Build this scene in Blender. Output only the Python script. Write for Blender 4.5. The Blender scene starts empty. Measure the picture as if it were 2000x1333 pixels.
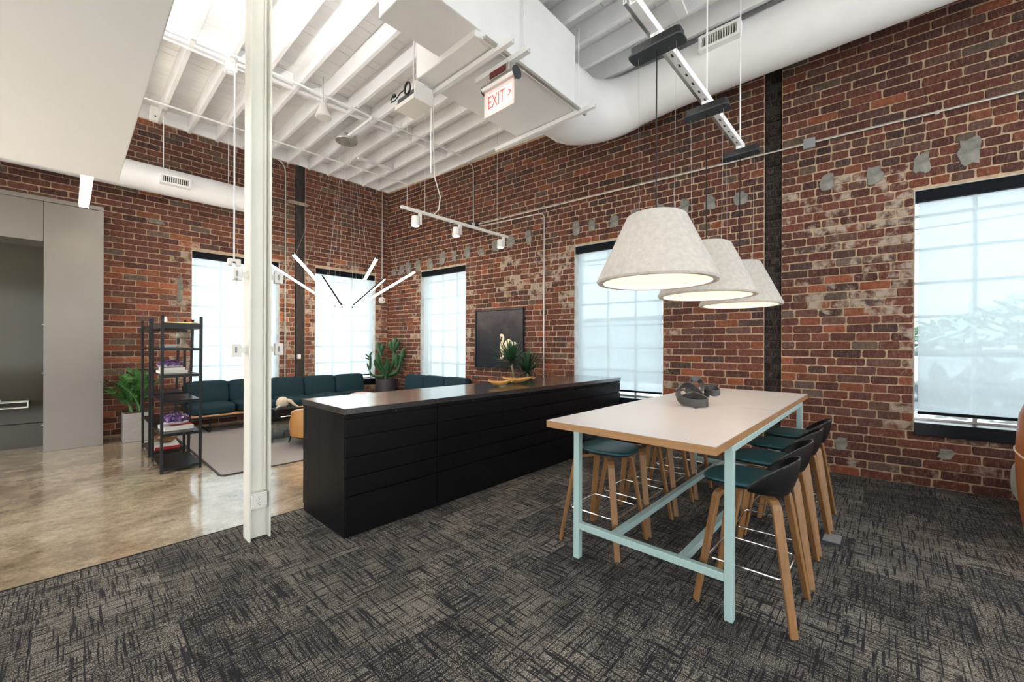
import bpy, bmesh, math, random
from mathutils import Matrix, Vector
random.seed(7)
R = math.radians
scene = bpy.context.scene
COL = scene.collection

# ------------------------------------------------------------------ camera, world, exposure
cam = bpy.data.cameras.new('camera'); cam_o = bpy.data.objects.new('camera', cam); COL.objects.link(cam_o)
cam.sensor_width = 36.0; cam.lens = 799.4 / 2000 * 36; cam.shift_y = 8.65 / 2000
cam.clip_start = 0.05; cam.clip_end = 300
YAW = R(42.664)
cam_o.matrix_world = Matrix.Translation((0, 0, 1.4)) @ Matrix.Rotation(YAW - R(90), 4, 'Z') @ Matrix.Rotation(R(90), 4, 'X') @ Matrix.Rotation(R(0.2013), 4, 'Z')
scene.camera = cam_o
vs = scene.view_settings
vs.view_transform = 'Standard'; vs.look = 'None'; vs.gamma = 1.0; vs.use_curve_mapping = False
vs.exposure = 0.74
scene.cycles.use_denoising = True
scene.cycles.max_bounces = 8; scene.cycles.diffuse_bounces = 5; scene.cycles.transparent_max_bounces = 12
scene.cycles.sample_clamp_indirect = 8.0

SKY = 2.6
world = bpy.data.worlds.new('sky'); scene.world = world; world.use_nodes = True
wn = world.node_tree.nodes; wl = world.node_tree.links; wn.clear()
w_out = wn.new('ShaderNodeOutputWorld'); w_bg = wn.new('ShaderNodeBackground')
w_tc = wn.new('ShaderNodeTexCoord'); w_sep = wn.new('ShaderNodeSeparateXYZ'); w_rmp = wn.new('ShaderNodeValToRGB')
wl.new(w_tc.outputs['Generated'], w_sep.inputs[0]); wl.new(w_sep.outputs['Z'], w_rmp.inputs[0])
w_rmp.color_ramp.elements[0].position = 0.0; w_rmp.color_ramp.elements[0].color = (1.0, 1.0, 1.0, 1)
w_rmp.color_ramp.elements[1].position = 0.7; w_rmp.color_ramp.elements[1].color = (0.80, 0.91, 1.0, 1)
wl.new(w_rmp.outputs[0], w_bg.inputs['Color']); w_bg.inputs['Strength'].default_value = SKY
wl.new(w_bg.outputs[0], w_out.inputs[0])

sun = bpy.data.lights.new('sun', 'SUN'); sun.energy = 44.0; sun.angle = R(2.0); sun.color = (0.97, 0.985, 1.0)
sun_o = bpy.data.objects.new('sun', sun); COL.objects.link(sun_o)
# high sun from the left: it comes in through the tall left hand windows and lands on the floor there
sun_o.rotation_euler = Vector((-math.cos(R(50)), -0.16, math.sin(R(50)))).to_track_quat('Z', 'Y').to_euler()

# ------------------------------------------------------------------ helpers
class MB:
    def __init__(s): s.v = []; s.f = []
    def add(s, verts, faces):
        o = len(s.v); s.v += [tuple(p) for p in verts]; s.f += [tuple(i + o for i in f) for f in faces]; return s
    def box(s, a, b):
        (x0, y0, z0), (x1, y1, z1) = a, b
        if x0 > x1: x0, x1 = x1, x0
        if y0 > y1: y0, y1 = y1, y0
        if z0 > z1: z0, z1 = z1, z0
        v = [(x0,y0,z0),(x1,y0,z0),(x1,y1,z0),(x0,y1,z0),(x0,y0,z1),(x1,y0,z1),(x1,y1,z1),(x0,y1,z1)]
        return s.add(v, [(0,3,2,1),(4,5,6,7),(0,1,5,4),(1,2,6,5),(2,3,7,6),(3,0,4,7)])
    def bar(s, p0, p1, w, h, up=(0,0,1)):
        return s.sweep([p0, p1], [(-w/2,-h/2),(w/2,-h/2),(w/2,h/2),(-w/2,h/2)], up)
    def sweep(s, pts, prof, up=(0,0,1), closed=False, scale=None):
        P = [Vector(p) for p in pts]; n = len(P); m = len(prof); rings = []
        side = None
        for i in range(n):
            if closed: t = (P[(i+1) % n] - P[i-1])
            else: t = (P[min(i+1, n-1)] - P[max(i-1, 0)])
            t.normalize()
            if side is None:
                u = Vector(up)
                if abs(u.dot(t)) > 0.95: u = Vector((1,0,0)) if abs(t.x) < 0.9 else Vector((0,1,0))
                side = t.cross(u).normalized()
            else:
                side = (side - t * side.dot(t))
                if side.length < 1e-6: side = t.orthogonal()
                side.normalize()
            nu = side.cross(t).normalized()
            k = scale[i] if scale else 1.0
            rings.append([P[i] + side * (a * k) + nu * (b * k) for a, b in prof])
        v = [p for r in rings for p in r]; f = []
        for i in range(n if closed else n - 1):
            j = (i + 1) % n
            for a in range(m):
                b = (a + 1) % m
                f.append((i*m+a, i*m+b, j*m+b, j*m+a))
        if not closed:
            f.append(tuple(range(m))[::-1]); f.append(tuple((n-1)*m + a for a in range(m)))
        return s.add(v, f)
    def tube(s, pts, r, n=8, closed=False, scale=None, up=(0,0,1)):
        return s.sweep(pts, [(r*math.cos(2*math.pi*i/n), r*math.sin(2*math.pi*i/n)) for i in range(n)], up, closed, scale)
    def cyl(s, p0, p1, r0, r1=None, n=16):
        r1 = r0 if r1 is None else r1
        return s.sweep([p0, p1], [(math.cos(2*math.pi*i/n), math.sin(2*math.pi*i/n)) for i in range(n)], (0.13,0.31,1) , False, [r0, r1])
    def lathe(s, prof, n=32, c=(0,0,0), closed=False):
        m = len(prof); v = []; f = []
        for i in range(n):
            a = 2*math.pi*i/n
            for r, z in prof: v.append((c[0]+r*math.cos(a), c[1]+r*math.sin(a), c[2]+z))
        for i in range(n):
            j = (i+1) % n
            for k in range(m if closed else m-1):
                l = (k+1) % m
                f.append((i*m+k, j*m+k, j*m+l, i*m+l))
        if not closed:
            if prof[0][0] > 1e-6: f.append(tuple(i*m for i in range(n))[::-1])
            if prof[-1][0] > 1e-6: f.append(tuple(i*m+m-1 for i in range(n)))
        return s.add(v, f)
    def pillow(s, c, sz, p=4.0, n=8, fn=None):
        cx, cy, cz = c; sx, sy, sz_ = sz[0]/2, sz[1]/2, sz[2]/2
        idx = {}; v = []; f = []
        def vid(x, y, z):
            k = (round(x*1000), round(y*1000), round(z*1000))
            if k not in idx:
                d = (abs(x)**p + abs(y)**p + abs(z)**p) ** (1/p)
                q = [x/d, y/d, z/d]
                if fn: q = fn(*q)
                idx[k] = len(v); v.append((cx+q[0]*sx, cy+q[1]*sy, cz+q[2]*sz_))
            return idx[k]
        g = [-1 + 2*i/n for i in range(n+1)]
        for i in range(n):
            for j in range(n):
                a, b, c2, d = g[i], g[i+1], g[j], g[j+1]
                for t in (-1, 1):
                    for q in ([(a,c2,t),(b,c2,t),(b,d,t),(a,d,t)], [(t,a,c2),(t,b,c2),(t,b,d),(t,a,d)], [(c2,t,a),(c2,t,b),(d,t,b),(d,t,a)]):
                        ids = [vid(*w) for w in q]
                        f.append(ids if t == 1 else ids[::-1])
        return s.add(v, f)
    def shell(s, fn, nu, nv, th):
        """thick sheet from fn(u,v)->point, offset along normal by th"""
        P = [[Vector(fn(i/nu, j/nv)) for i in range(nu+1)] for j in range(nv+1)]
        N = [[None]*(nu+1) for _ in range(nv+1)]
        for j in range(nv+1):
            for i in range(nu+1):
                du = P[j][min(i+1,nu)] - P[j][max(i-1,0)]; dv = P[min(j+1,nv)][i] - P[max(j-1,0)][i]
                q = du.cross(dv); N[j][i] = q.normalized() if q.length > 1e-9 else Vector((0,0,1))
        w = nu+1; top = [P[j][i] for j in range(nv+1) for i in range(w)]
        bot = [P[j][i] - N[j][i]*th for j in range(nv+1) for i in range(w)]
        o = len(top); f = []
        for j in range(nv):
            for i in range(nu):
                a = j*w+i; f.append((a, a+1, a+w+1, a+w)); f.append((o+a, o+a+w, o+a+w+1, o+a+1))
        for i in range(nu):
            f.append((i+1, i, o+i, o+i+1)); a = nv*w+i; f.append((a, a+1, o+a+1, o+a))
        for j in range(nv):
            a = j*w; f.append((a, a+w, o+a+w, o+a)); a = j*w+nu; f.append((a+w, a, o+a, o+a+w))
        return s.add(top+bot, f)
    def mesh(s, name, mat, bevel=0.0, segs=2, angle=35, fix=True):
        me = bpy.data.meshes.new(name); me.from_pydata(s.v, [], s.f)
        if bevel or fix:
            bm = bmesh.new(); bm.from_mesh(me)
            if fix: bmesh.ops.recalc_face_normals(bm, faces=bm.faces)
            if bevel:
                ed = [e for e in bm.edges if e.is_manifold and e.calc_face_angle(0) > 0.6]
                bmesh.ops.bevel(bm, geom=ed, offset=bevel, segments=segs, profile=0.5, affect='EDGES', clamp_overlap=True)
            bm.to_mesh(me); bm.free()
        for p in me.polygons: p.use_smooth = True
        me.set_sharp_from_angle(angle=R(15 if bevel and angle == 35 else angle))
        me.materials.append(mat)
        return me
    def build(s, name, mat, parent=None, bevel=0.0, segs=2, angle=35, loc=None, fix=True, kind=None):
        o = bpy.data.objects.new(name, s.mesh(name, mat, bevel, segs, angle, fix)); COL.objects.link(o)
        if parent: o.parent = parent
        if loc: o.location = loc
        if kind: o['kind'] = kind
        return o

def empty(name, loc=(0,0,0), rz=0.0):
    o = bpy.data.objects.new(name, None); COL.objects.link(o); o.location = loc; o.rotation_euler = (0,0,rz); o.empty_display_size = 0.1
    return o
def tag(o, label=None, cat=None, group=None, kind=None):
    if label: o['label'] = label
    if cat: o['category'] = cat
    if group: o['group'] = group
    if kind: o['kind'] = kind
    return o
def thing(name, label, cat, loc=(0,0,0), rz=0.0, group=None):
    return tag(empty(name, loc, rz), label, cat, group)
def copy_tree(o, parent=None):
    c = o.copy(); COL.objects.link(c); c.parent = parent
    for ch in list(o.children): copy_tree(ch, c)
    return c
def arc(c, r, a0, a1, n, ax=(1,0,0), ay=(0,1,0)):
    c = Vector(c); ax = Vector(ax); ay = Vector(ay)
    return [c + ax*(r*math.cos(R(a0+(a1-a0)*i/n))) + ay*(r*math.sin(R(a0+(a1-a0)*i/n))) for i in range(n+1)]

# ------------------------------------------------------------------ materials
M = {}
def new_mat(name):
    m = bpy.data.materials.new(name); m.use_nodes = True; M[name] = m
    nt = m.node_tree; b = nt.nodes['Principled BSDF']
    return m, nt, b
def lk(nt, a, b): nt.links.new(a, b)
def noise(nt, vec, scale, detail=4, rough=0.55, stretch=None):
    n = nt.nodes.new('ShaderNodeTexNoise'); n.inputs['Scale'].default_value = scale; n.inputs['Detail'].default_value = detail; n.inputs['Roughness'].default_value = rough
    if stretch:
        mp = nt.nodes.new('ShaderNodeMapping'); mp.inputs['Scale'].default_value = stretch; lk(nt, vec, mp.inputs[0]); vec = mp.outputs[0]
    lk(nt, vec, n.inputs['Vector']); return n
def ramp(nt, fac, stops):
    r = nt.nodes.new('ShaderNodeValToRGB'); e = r.color_ramp.elements
    while len(e) < len(stops): e.new(0.5)
    for i, (p, c) in enumerate(stops):
        e[i].position = p; e[i].color = c if len(c) == 4 else (*c, 1)
    lk(nt, fac, r.inputs[0]); return r
def mix(nt, fac, a, b, mode='MIX'):
    n = nt.nodes.new('ShaderNodeMix'); n.data_type = 'RGBA'; n.blend_type = mode
    for sock, val in ((n.inputs[0], fac), (n.inputs[6], a), (n.inputs[7], b)):
        if hasattr(val, 'links'): lk(nt, val, sock)
        elif isinstance(val, (int, float)): sock.default_value = val
        else: sock.default_value = (*val, 1) if len(val) == 3 else val
    return n.outputs[2]
def bump(nt, b, h, strength=0.3, dist=0.01):
    n = nt.nodes.new('ShaderNodeBump'); n.inputs['Strength'].default_value = strength; n.inputs['Distance'].default_value = dist
    lk(nt, h, n.inputs['Height']); lk(nt, n.outputs[0], b.inputs['Normal'])
def pos(nt): return nt.nodes.new('ShaderNodeNewGeometry').outputs['Position']
def objc(nt): return nt.nodes.new('ShaderNodeTexCoord').outputs['Object']

def simple(name, col, rough=0.5, metal=0.0, var=0.0, vscale=8.0, bmp=0.0, bscale=60.0, spec=0.5, coat=0.0, stretch=None, sheen=0.0):
    m, nt, b = new_mat(name)
    b.inputs['Base Color'].default_value = (*col, 1); b.inputs['Roughness'].default_value = rough; b.inputs['Metallic'].default_value = metal
    b.inputs['Specular IOR Level'].default_value = spec
    if coat: b.inputs['Coat Weight'].default_value = coat; b.inputs['Coat Roughness'].default_value = 0.1
    if sheen: b.inputs['Sheen Weight'].default_value = sheen
    if var:
        n = noise(nt, objc(nt), vscale, 5, 0.6, stretch)
        r = ramp(nt, n.outputs[0], [(0.3, tuple(c*(1-var) for c in col)), (0.7, tuple(min(1, c*(1+var)) for c in col))])
        lk(nt, r.outputs[0], b.inputs['Base Color'])
    if bmp:
        n2 = noise(nt, objc(nt), bscale, 4, 0.6, stretch); bump(nt, b, n2.outputs[0], bmp, 0.005)
    return m
def emit(name, col, strength):
    m, nt, b = new_mat(name)
    b.inputs['Base Color'].default_value = (0.8,0.8,0.8,1); b.inputs['Emission Color'].default_value = (*col, 1); b.inputs['Emission Strength'].default_value = strength
    return m
def thin_glass(name, tint=(0.93,0.96,0.97), refl=0.08, rough=0.02):
    m, nt, b = new_mat(name); nt.nodes.remove(b)
    out = nt.nodes['Material Output']
    t = nt.nodes.new('ShaderNodeBsdfTransparent'); t.inputs[0].default_value = (*tint, 1)
    g = nt.nodes.new('ShaderNodeBsdfGlossy'); g.inputs['Roughness'].default_value = rough
    mx = nt.nodes.new('ShaderNodeMixShader'); mx.inputs[0].default_value = refl
    lk(nt, t.outputs[0], mx.inputs[1]); lk(nt, g.outputs[0], mx.inputs[2]); lk(nt, mx.outputs[0], out.inputs[0])
    return m

# brick: colour of each brick comes from its own attribute, with mottling and mortar smears on top
m, nt, b = new_mat('brick')
at = nt.nodes.new('ShaderNodeAttribute'); at.attribute_name = 'bc'
p_ = pos(nt)
n1 = noise(nt, p_, 26, 6, 0.65); n2 = noise(nt, p_, 70, 4, 0.6, (1, 1, 0.25)); n3 = noise(nt, p_, 9, 5, 0.6)
r1 = ramp(nt, n1.outputs[0], [(0.25, (0.55,0.55,0.55)), (0.75, (1.35,1.35,1.35))])
c1 = mix(nt, 1.0, at.outputs['Color'], r1.outputs[0], 'MULTIPLY')
r2 = ramp(nt, n2.outputs[0], [(0.5, (0,0,0)), (0.8, (0.30,0.30,0.30))])
c2 = mix(nt, r2.outputs[0], c1, (0.40, 0.30, 0.25))
ad = nt.nodes.new('ShaderNodeMath'); ad.operation = 'ADD'; lk(nt, n3.outputs[0], ad.inputs[0]); lk(nt, at.outputs['Alpha'], ad.inputs[1])
r3 = ramp(nt, ad.outputs[0], [(0.72, (0,0,0)), (0.86, (0.85,0.85,0.85))])
c3 = mix(nt, r3.outputs[0], c2, (0.40, 0.33, 0.26))
lk(nt, c3, b.inputs['Base Color']); b.inputs['Roughness'].default_value = 0.85; b.inputs['Specular IOR Level'].default_value = 0.25
bump(nt, b, n1.outputs[0], 0.5, 0.012)

m, nt, b = new_mat('mortar')
p_ = pos(nt); n1 = noise(nt, p_, 14, 6, 0.6); r1 = ramp(nt, n1.outputs[0], [(0.3, (0.33,0.23,0.145)), (0.7, (0.54,0.395,0.26))])
lk(nt, r1.outputs[0], b.inputs['Base Color']); b.inputs['Roughness'].default_value = 0.95
n2 = noise(nt, p_, 90, 4); bump(nt, b, n2.outputs[0], 0.5, 0.01)

simple('cement', (0.19,0.185,0.16), 0.95, var=0.35, vscale=14, bmp=0.5, bscale=60)
simple('reveal', (0.42,0.42,0.40), 0.9, var=0.25, vscale=6, bmp=0.3)
simple('charred', (0.030,0.024,0.020), 0.85, var=0.7, vscale=10, bmp=0.7, bscale=30, stretch=(3,3,0.4))
simple('white_paint', (0.88,0.88,0.875), 0.55, var=0.04, vscale=3, bmp=0.12, bscale=20)
simple('deck_paint', (0.87,0.87,0.865), 0.6, var=0.06, vscale=2.0, bmp=0.15, bscale=12)
simple('shadow_gap', (0.06,0.055,0.05), 0.9)
simple('drywall', (0.80,0.80,0.79), 0.7, var=0.015, vscale=1.0)
simple('duct_white', (0.87,0.87,0.86), 0.55, var=0.03, vscale=2.5, bmp=0.05, bscale=6)
simple('cream_steel', (0.76,0.745,0.67), 0.4, var=0.03, vscale=3, bmp=0.08, bscale=12)
simple('zinc', (0.62,0.62,0.60), 0.35, 0.9)
simple('galv', (0.55,0.54,0.50), 0.4, 0.8)
simple('grey_plastic', (0.24,0.25,0.25), 0.5)
simple('black_metal', (0.008,0.008,0.009), 0.42, spec=0.35)
simple('black_satin', (0.007,0.007,0.008), 0.35, spec=0.3)
simple('cab_black', (0.0040,0.0040,0.0048), 0.42, spec=0.16)
simple('cab_top', (0.020,0.018,0.020), 0.25, spec=0.9, coat=1.0)
M['cab_top'].node_tree.nodes['Principled BSDF'].inputs['Coat IOR'].default_value = 2.0; M['cab_top'].node_tree.nodes['Principled BSDF'].inputs['Coat Roughness'].default_value = 0.16
simple('shade_band', (0.0030,0.0040,0.0060), 0.6, spec=0.12)
simple('sill_black', (0.004,0.007,0.010), 0.28, spec=0.4)
simple('mint_steel', (0.36,0.50,0.48), 0.35, spec=0.5)
simple('laminate', (0.57,0.565,0.57), 0.35, spec=0.5)
simple('oak', (0.235,0.115,0.040), 0.45, var=0.22, vscale=6, stretch=(9,9,0.7), bmp=0.06)
simple('oak_edge', (0.31,0.16,0.06), 0.45, var=0.2, vscale=8, stretch=(0.8,0.8,14))
simple('teal_leather', (0.022,0.085,0.098), 0.42, var=0.12, vscale=20, bmp=0.12, bscale=120)
simple('sofa_teal', (0.008,0.029,0.039), 0.8, var=0.15, vscale=30, bmp=0.2, bscale=300, spec=0.25)
simple('rim_gloss', (0.03,0.03,0.032), 0.12, spec=0.9)
simple('chrome', (0.85,0.85,0.86), 0.12, 1.0)
simple('white_plastic', (0.75,0.73,0.68), 0.45)
simple('felt', (0.53,0.49,0.435), 0.95, var=0.12, vscale=32, bmp=0.35, bscale=140, sheen=0.25)
simple('felt_in', (0.80,0.68,0.54), 0.9)
simple('graphite', (0.030,0.036,0.042), 0.6, bmp=0.15, bscale=160)
simple('sculpt_dark', (0.038,0.037,0.036), 0.42, bmp=0.05, bscale=80)
simple('wood_bowl', (0.58,0.31,0.09), 0.4, var=0.25, vscale=10, stretch=(1,6,6))
simple('rail_wood', (0.50,0.27,0.13), 0.45, var=0.15, vscale=10)
simple('steel_panel', (0.20,0.18,0.155), 0.36, 0.6, var=0.05, vscale=2, stretch=(1,1,1))
simple('niche_dark', (0.055,0.050,0.036), 0.10, spec=0.22)
simple('planter_grey', (0.33,0.31,0.29), 0.8, var=0.08, vscale=20)
simple('pot_dark', (0.035,0.032,0.036), 0.5)
simple('soil', (0.05,0.035,0.025), 1.0)
simple('leaf', (0.055,0.17,0.04), 0.38, var=0.4, vscale=6)
simple('leaf_dark', (0.018,0.065,0.030), 0.4, var=0.4, vscale=9)
simple('cactus', (0.020,0.075,0.024), 0.45, var=0.45, vscale=14)
simple('twig', (0.09,0.035,0.03), 0.8)
simple('stem', (0.30,0.24,0.15), 0.8)
simple('stem_green', (0.10,0.20,0.06), 0.6)
simple('tan_leather', (0.50,0.23,0.065), 0.42, var=0.08, vscale=5, bmp=0.08, bscale=150)
simple('cognac', (0.42,0.15,0.05), 0.38, var=0.1, vscale=4, bmp=0.06, bscale=120)
simple('piping', (0.75,0.60,0.45), 0.6)
simple('sage', (0.42,0.47,0.42), 0.8)
simple('blush', (0.68,0.48,0.42), 0.8)
simple('dark_wood', (0.02,0.014,0.010), 0.4)
simple('bone', (0.72,0.62,0.46), 0.6, var=0.1, vscale=8)
simple('stone', (0.32,0.26,0.20), 0.85, var=0.3, vscale=14, bmp=0.4)
simple('book_white', (0.72,0.70,0.66), 0.6)
simple('book_red', (0.42,0.02,0.02), 0.5)
simple('book_page', (0.78,0.74,0.66), 0.8)
simple('book_green', (0.10,0.16,0.14), 0.6)
simple('bronze', (0.20,0.11,0.05), 0.3, 0.6, var=0.3)
simple('brass', (0.65,0.48,0.22), 0.3, 0.9)
simple('crystal_pale', (0.42,0.38,0.42), 0.3, var=0.2, vscale=30)
m, nt, b = new_mat('amethyst')
n1 = noise(nt, objc(nt), 22, 4); r1 = ramp(nt, n1.outputs[0], [(0.35, (0.045,0.014,0.075)), (0.6, (0.15,0.075,0.22)), (0.78, (0.50,0.40,0.54))])
lk(nt, r1.outputs[0], b.inputs['Base Color']); b.inputs['Roughness'].default_value = 0.15
simple('canvas_edge', (0.015,0.016,0.018), 0.5)
m, nt, b = new_mat('canvas_paint')
tc = objc(nt); sp = nt.nodes.new('ShaderNodeSeparateXYZ'); lk(nt, tc, sp.inputs[0])
n1 = noise(nt, tc, 3.2, 6, 0.7); mr = nt.nodes.new('ShaderNodeMath'); mr.operation = 'MULTIPLY_ADD'; mr.inputs[1].default_value = 0.55; lk(nt, n1.outputs[0], mr.inputs[0])
mz = nt.nodes.new('ShaderNodeMath'); mz.operation = 'MULTIPLY'; mz.inputs[1].default_value = 0.50; lk(nt, sp.outputs['Z'], mz.inputs[0]); lk(nt, mz.outputs[0], mr.inputs[2])
r1 = ramp(nt, mr.outputs[0], [(0.14, (0.005,0.008,0.014)), (0.42, (0.010,0.013,0.020)), (0.62, (0.026,0.025,0.029)), (0.82, (0.070,0.062,0.066))])
lk(nt, r1.outputs[0], b.inputs['Base Color']); b.inputs['Roughness'].default_value = 0.5; b.inputs['Specular IOR Level'].default_value = 0.2
simple('swan_paint', (0.66,0.62,0.40), 0.6, var=0.15, vscale=20)
simple('swan_beak', (0.45,0.22,0.16), 0.6)
emit('led_warm', (1.0,0.86,0.70), 7.0)
emit('led_tube', (1.0,0.84,0.68), 38.0)
emit('spot_glow', (1.0,0.85,0.62), 10.0)
emit('exit_red', (1.0,0.12,0.07), 0.45)
M['exit_red'].node_tree.nodes['Principled BSDF'].inputs['Base Color'].default_value = (0.62,0.05,0.03,1)
m, nt, b = new_mat('exit_plate')
b.inputs['Base Color'].default_value = (0.95,0.80,0.77,1); b.inputs['Roughness'].default_value = 0.1; b.inputs['Emission Color'].default_value = (1.0,0.55,0.48,1); b.inputs['Emission Strength'].default_value = 0.10
emit('exit_white', (1.0,0.93,0.90), 0.22)
simple('sensor_red', (0.10,0.012,0.014), 0.2)
thin_glass('glass'); thin_glass('smoked_glass', (0.62,0.68,0.68), 0.14, 0.03); thin_glass('clear_deep', (0.88,0.92,0.90), 0.12)

# roller shade: light-filtering mesh
m, nt, b = new_mat('roller_shade'); nt.nodes.remove(b); out = nt.nodes['Material Output']
tr = nt.nodes.new('ShaderNodeBsdfTransparent'); tl = nt.nodes.new('ShaderNodeBsdfTranslucent'); df = nt.nodes.new('ShaderNodeBsdfDiffuse')
tr.inputs[0].default_value = (0.92,0.97,1.0,1); tl.inputs[0].default_value = (0.86,0.92,0.94,1); df.inputs[0].default_value = (0.50,0.55,0.55,1)
wv = noise(nt, pos(nt), 30, 2, 0.5, (6,6,0.6)); rr = ramp(nt, wv.outputs[0], [(0.3,(0.29,0.29,0.29)),(0.7,(0.33,0.33,0.33))])
m1 = nt.nodes.new('ShaderNodeMixShader'); m1.inputs[0].default_value = 0.45; lk(nt, df.outputs[0], m1.inputs[1]); lk(nt, tl.outputs[0], m1.inputs[2])
m2 = nt.nodes.new('ShaderNodeMixShader'); lk(nt, rr.outputs[0], m2.inputs[0]); lk(nt, m1.outputs[0], m2.inputs[1]); lk(nt, tr.outputs[0], m2.inputs[2])
lk(nt, m2.outputs[0], out.inputs[0])

# polished concrete
m, nt, b = new_mat('concrete')
p_ = pos(nt)
n1 = noise(nt, p_, 1.3, 9, 0.68, (0.9, 1.1, 1)); n2 = noise(nt, p_, 7.0, 10, 0.75, (0.9, 1.1, 1)); n3 = noise(nt, p_, 45, 6, 0.75)
n1.inputs['Distortion'].default_value = 0.6
r1 = ramp(nt, n1.outputs[0], [(0.32, (0.28,0.21,0.135)), (0.46, (0.43,0.34,0.23)), (0.58, (0.58,0.48,0.35)), (0.72, (0.68,0.595,0.47))])
r2 = ramp(nt, n2.outputs[0], [(0.33, (0.52,0.50,0.48)), (0.5, (1.0,1.0,1.0)), (0.66, (1.35,1.35,1.36))])
c1 = mix(nt, 0.8, r1.outputs[0], r2.outputs[0], 'MULTIPLY')
r3 = ramp(nt, n3.outputs[0], [(0.38, (0.60,0.57,0.55)), (0.6, (1.10,1.10,1.10))])
c2 = mix(nt, 0.6, c1, r3.outputs[0], 'MULTIPLY')
lk(nt, c2, b.inputs['Base Color']); b.inputs['Roughness'].default_value = 0.13; b.inputs['Specular IOR Level'].default_value = 0.6; b.inputs['Coat Weight'].default_value = 0.8; b.inputs['Coat Roughness'].default_value = 0.10; b.inputs['Coat IOR'].default_value = 1.6
rr = ramp(nt, n2.outputs[0], [(0.3, (0.09,0.09,0.09)), (0.7, (0.22,0.22,0.22))]); lk(nt, rr.outputs[0], b.inputs['Roughness'])

# carpet tile: dashed yarn lines in two directions over a speckled pile; every tile shifts the pattern
m, nt, b = new_mat('carpet')
oi = nt.nodes.new('ShaderNodeObjectInfo'); p_ = pos(nt)
sc_ = nt.nodes.new('ShaderNodeVectorMath'); sc_.operation = 'SCALE'; sc_.inputs['Scale'].default_value = 0.0
cx = nt.nodes.new('ShaderNodeCombineXYZ'); mm = nt.nodes.new('ShaderNodeMath'); mm.operation = 'MULTIPLY'; mm.inputs[1].default_value = 37.0
lk(nt, oi.outputs['Random'], mm.inputs[0])
for i in range(3): lk(nt, mm.outputs[0], cx.inputs[i])
ad = nt.nodes.new('ShaderNodeVectorMath'); ad.operation = 'ADD'; lk(nt, p_, ad.inputs[0]); lk(nt, cx.outputs[0], ad.inputs[1]); pv = ad.outputs[0]
def yarn(inc, sc):
    sn = nt.nodes.new('ShaderNodeVectorMath'); sn.operation = 'SNAP'; lk(nt, pv, sn.inputs[0]); sn.inputs[1].default_value = inc
    mu = nt.nodes.new('ShaderNodeVectorMath'); mu.operation = 'MULTIPLY'; lk(nt, sn.outputs[0], mu.inputs[0]); mu.inputs[1].default_value = sc
    n = nt.nodes.new('ShaderNodeTexNoise'); n.inputs['Scale'].default_value = 1.0; n.inputs['Detail'].default_value = 2; n.inputs['Roughness'].default_value = 0.6; lk(nt, mu.outputs[0], n.inputs['Vector']); return n
a1 = yarn((0.0055, 0.004, 1.0), (97.3, 3.0, 0.0)); a2 = yarn((0.004, 0.0055, 1.0), (3.0, 89.1, 0.0)); a5 = yarn((0.0055, 0.02, 1.0), (61.7, 1.3, 0.0)); a6 = yarn((0.02, 0.0055, 1.0), (1.3, 67.9, 0.0)); a3 = noise(nt, pv, 230, 2, 0.7, (1.1, 0.9, 1)); a4 = noise(nt, pv, 3.0, 4, 0.6)
def mth(op, x, y):
    n = nt.nodes.new('ShaderNodeMath'); n.operation = op
    for i, q in enumerate((x, y)):
        if hasattr(q, 'links'): lk(nt, q, n.inputs[i])
        else: n.inputs[i].default_value = q
    return n.outputs[0]
h = mth('ADD', mth('ADD', mth('MULTIPLY', a3.outputs[0], 0.60), mth('MULTIPLY', a4.outputs[0], 0.16)), mth('MULTIPLY', mth('SUBTRACT', oi.outputs['Random'], 0.5), 0.04))
l1 = ramp(nt, a1.outputs[0], [(0.41, (0.0,0,0)), (0.47, (1,1,1))]); l2 = ramp(nt, a2.outputs[0], [(0.40, (0.0,0.0,0.0)), (0.46, (1,1,1))]); l6 = ramp(nt, a6.outputs[0], [(0.32, (0.2,0.2,0.2)), (0.36, (1,1,1))]); l5 = ramp(nt, a5.outputs[0], [(0.32, (0.2,0.2,0.2)), (0.36, (1,1,1))])
fl = ramp(nt, h, [(0.325, (0.011,0.011,0.013)), (0.38, (0.090,0.081,0.072)), (0.455, (0.38,0.34,0.285))])
cc = mix(nt, 1.0, mix(nt, 1.0, l1.outputs[0], l2.outputs[0], 'MULTIPLY'), l5.outputs[0], 'MULTIPLY')
cc = mix(nt, 1.0, cc, l6.outputs[0], 'MULTIPLY')
cm = mix(nt, cc, (0.012,0.012,0.016), fl.outputs[0])
r1 = mix(nt, 0.08, cm, fl.outputs[0])
lk(nt, r1, b.inputs['Base Color']); b.inputs['Roughness'].default_value = 0.95; b.inputs['Specular IOR Level'].default_value = 0.2
bump(nt, b, h, 0.6, 0.02)


# woven rug
m, nt, b = new_mat('rug_weave')
tc = objc(nt); wv = nt.nodes.new('ShaderNodeTexWave'); wv.wave_type = 'BANDS'; wv.bands_direction = 'DIAGONAL'; wv.inputs['Scale'].default_value = 34; wv.inputs['Distortion'].default_value = 0.0; lk(nt, tc, wv.inputs['Vector'])
r1 = ramp(nt, wv.outputs[0], [(0.25, (0.18,0.165,0.165)), (0.75, (0.50,0.46,0.43))]); lk(nt, r1.outputs[0], b.inputs['Base Color']); b.inputs['Roughness'].default_value = 0.95
bump(nt, b, wv.outputs[0], 0.4, 0.006)
simple('rug_edge', (0.05,0.045,0.05), 0.9)
simple('asphalt', (0.22,0.225,0.22), 0.9)
simple('far_wall', (0.10,0.11,0.115), 0.9)
simple('far_roof', (0.20,0.20,0.20), 0.9)
simple('far_tree', (0.10,0.17,0.10), 0.9)
simple('office_white', (0.82,0.81,0.79), 0.7)

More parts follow.
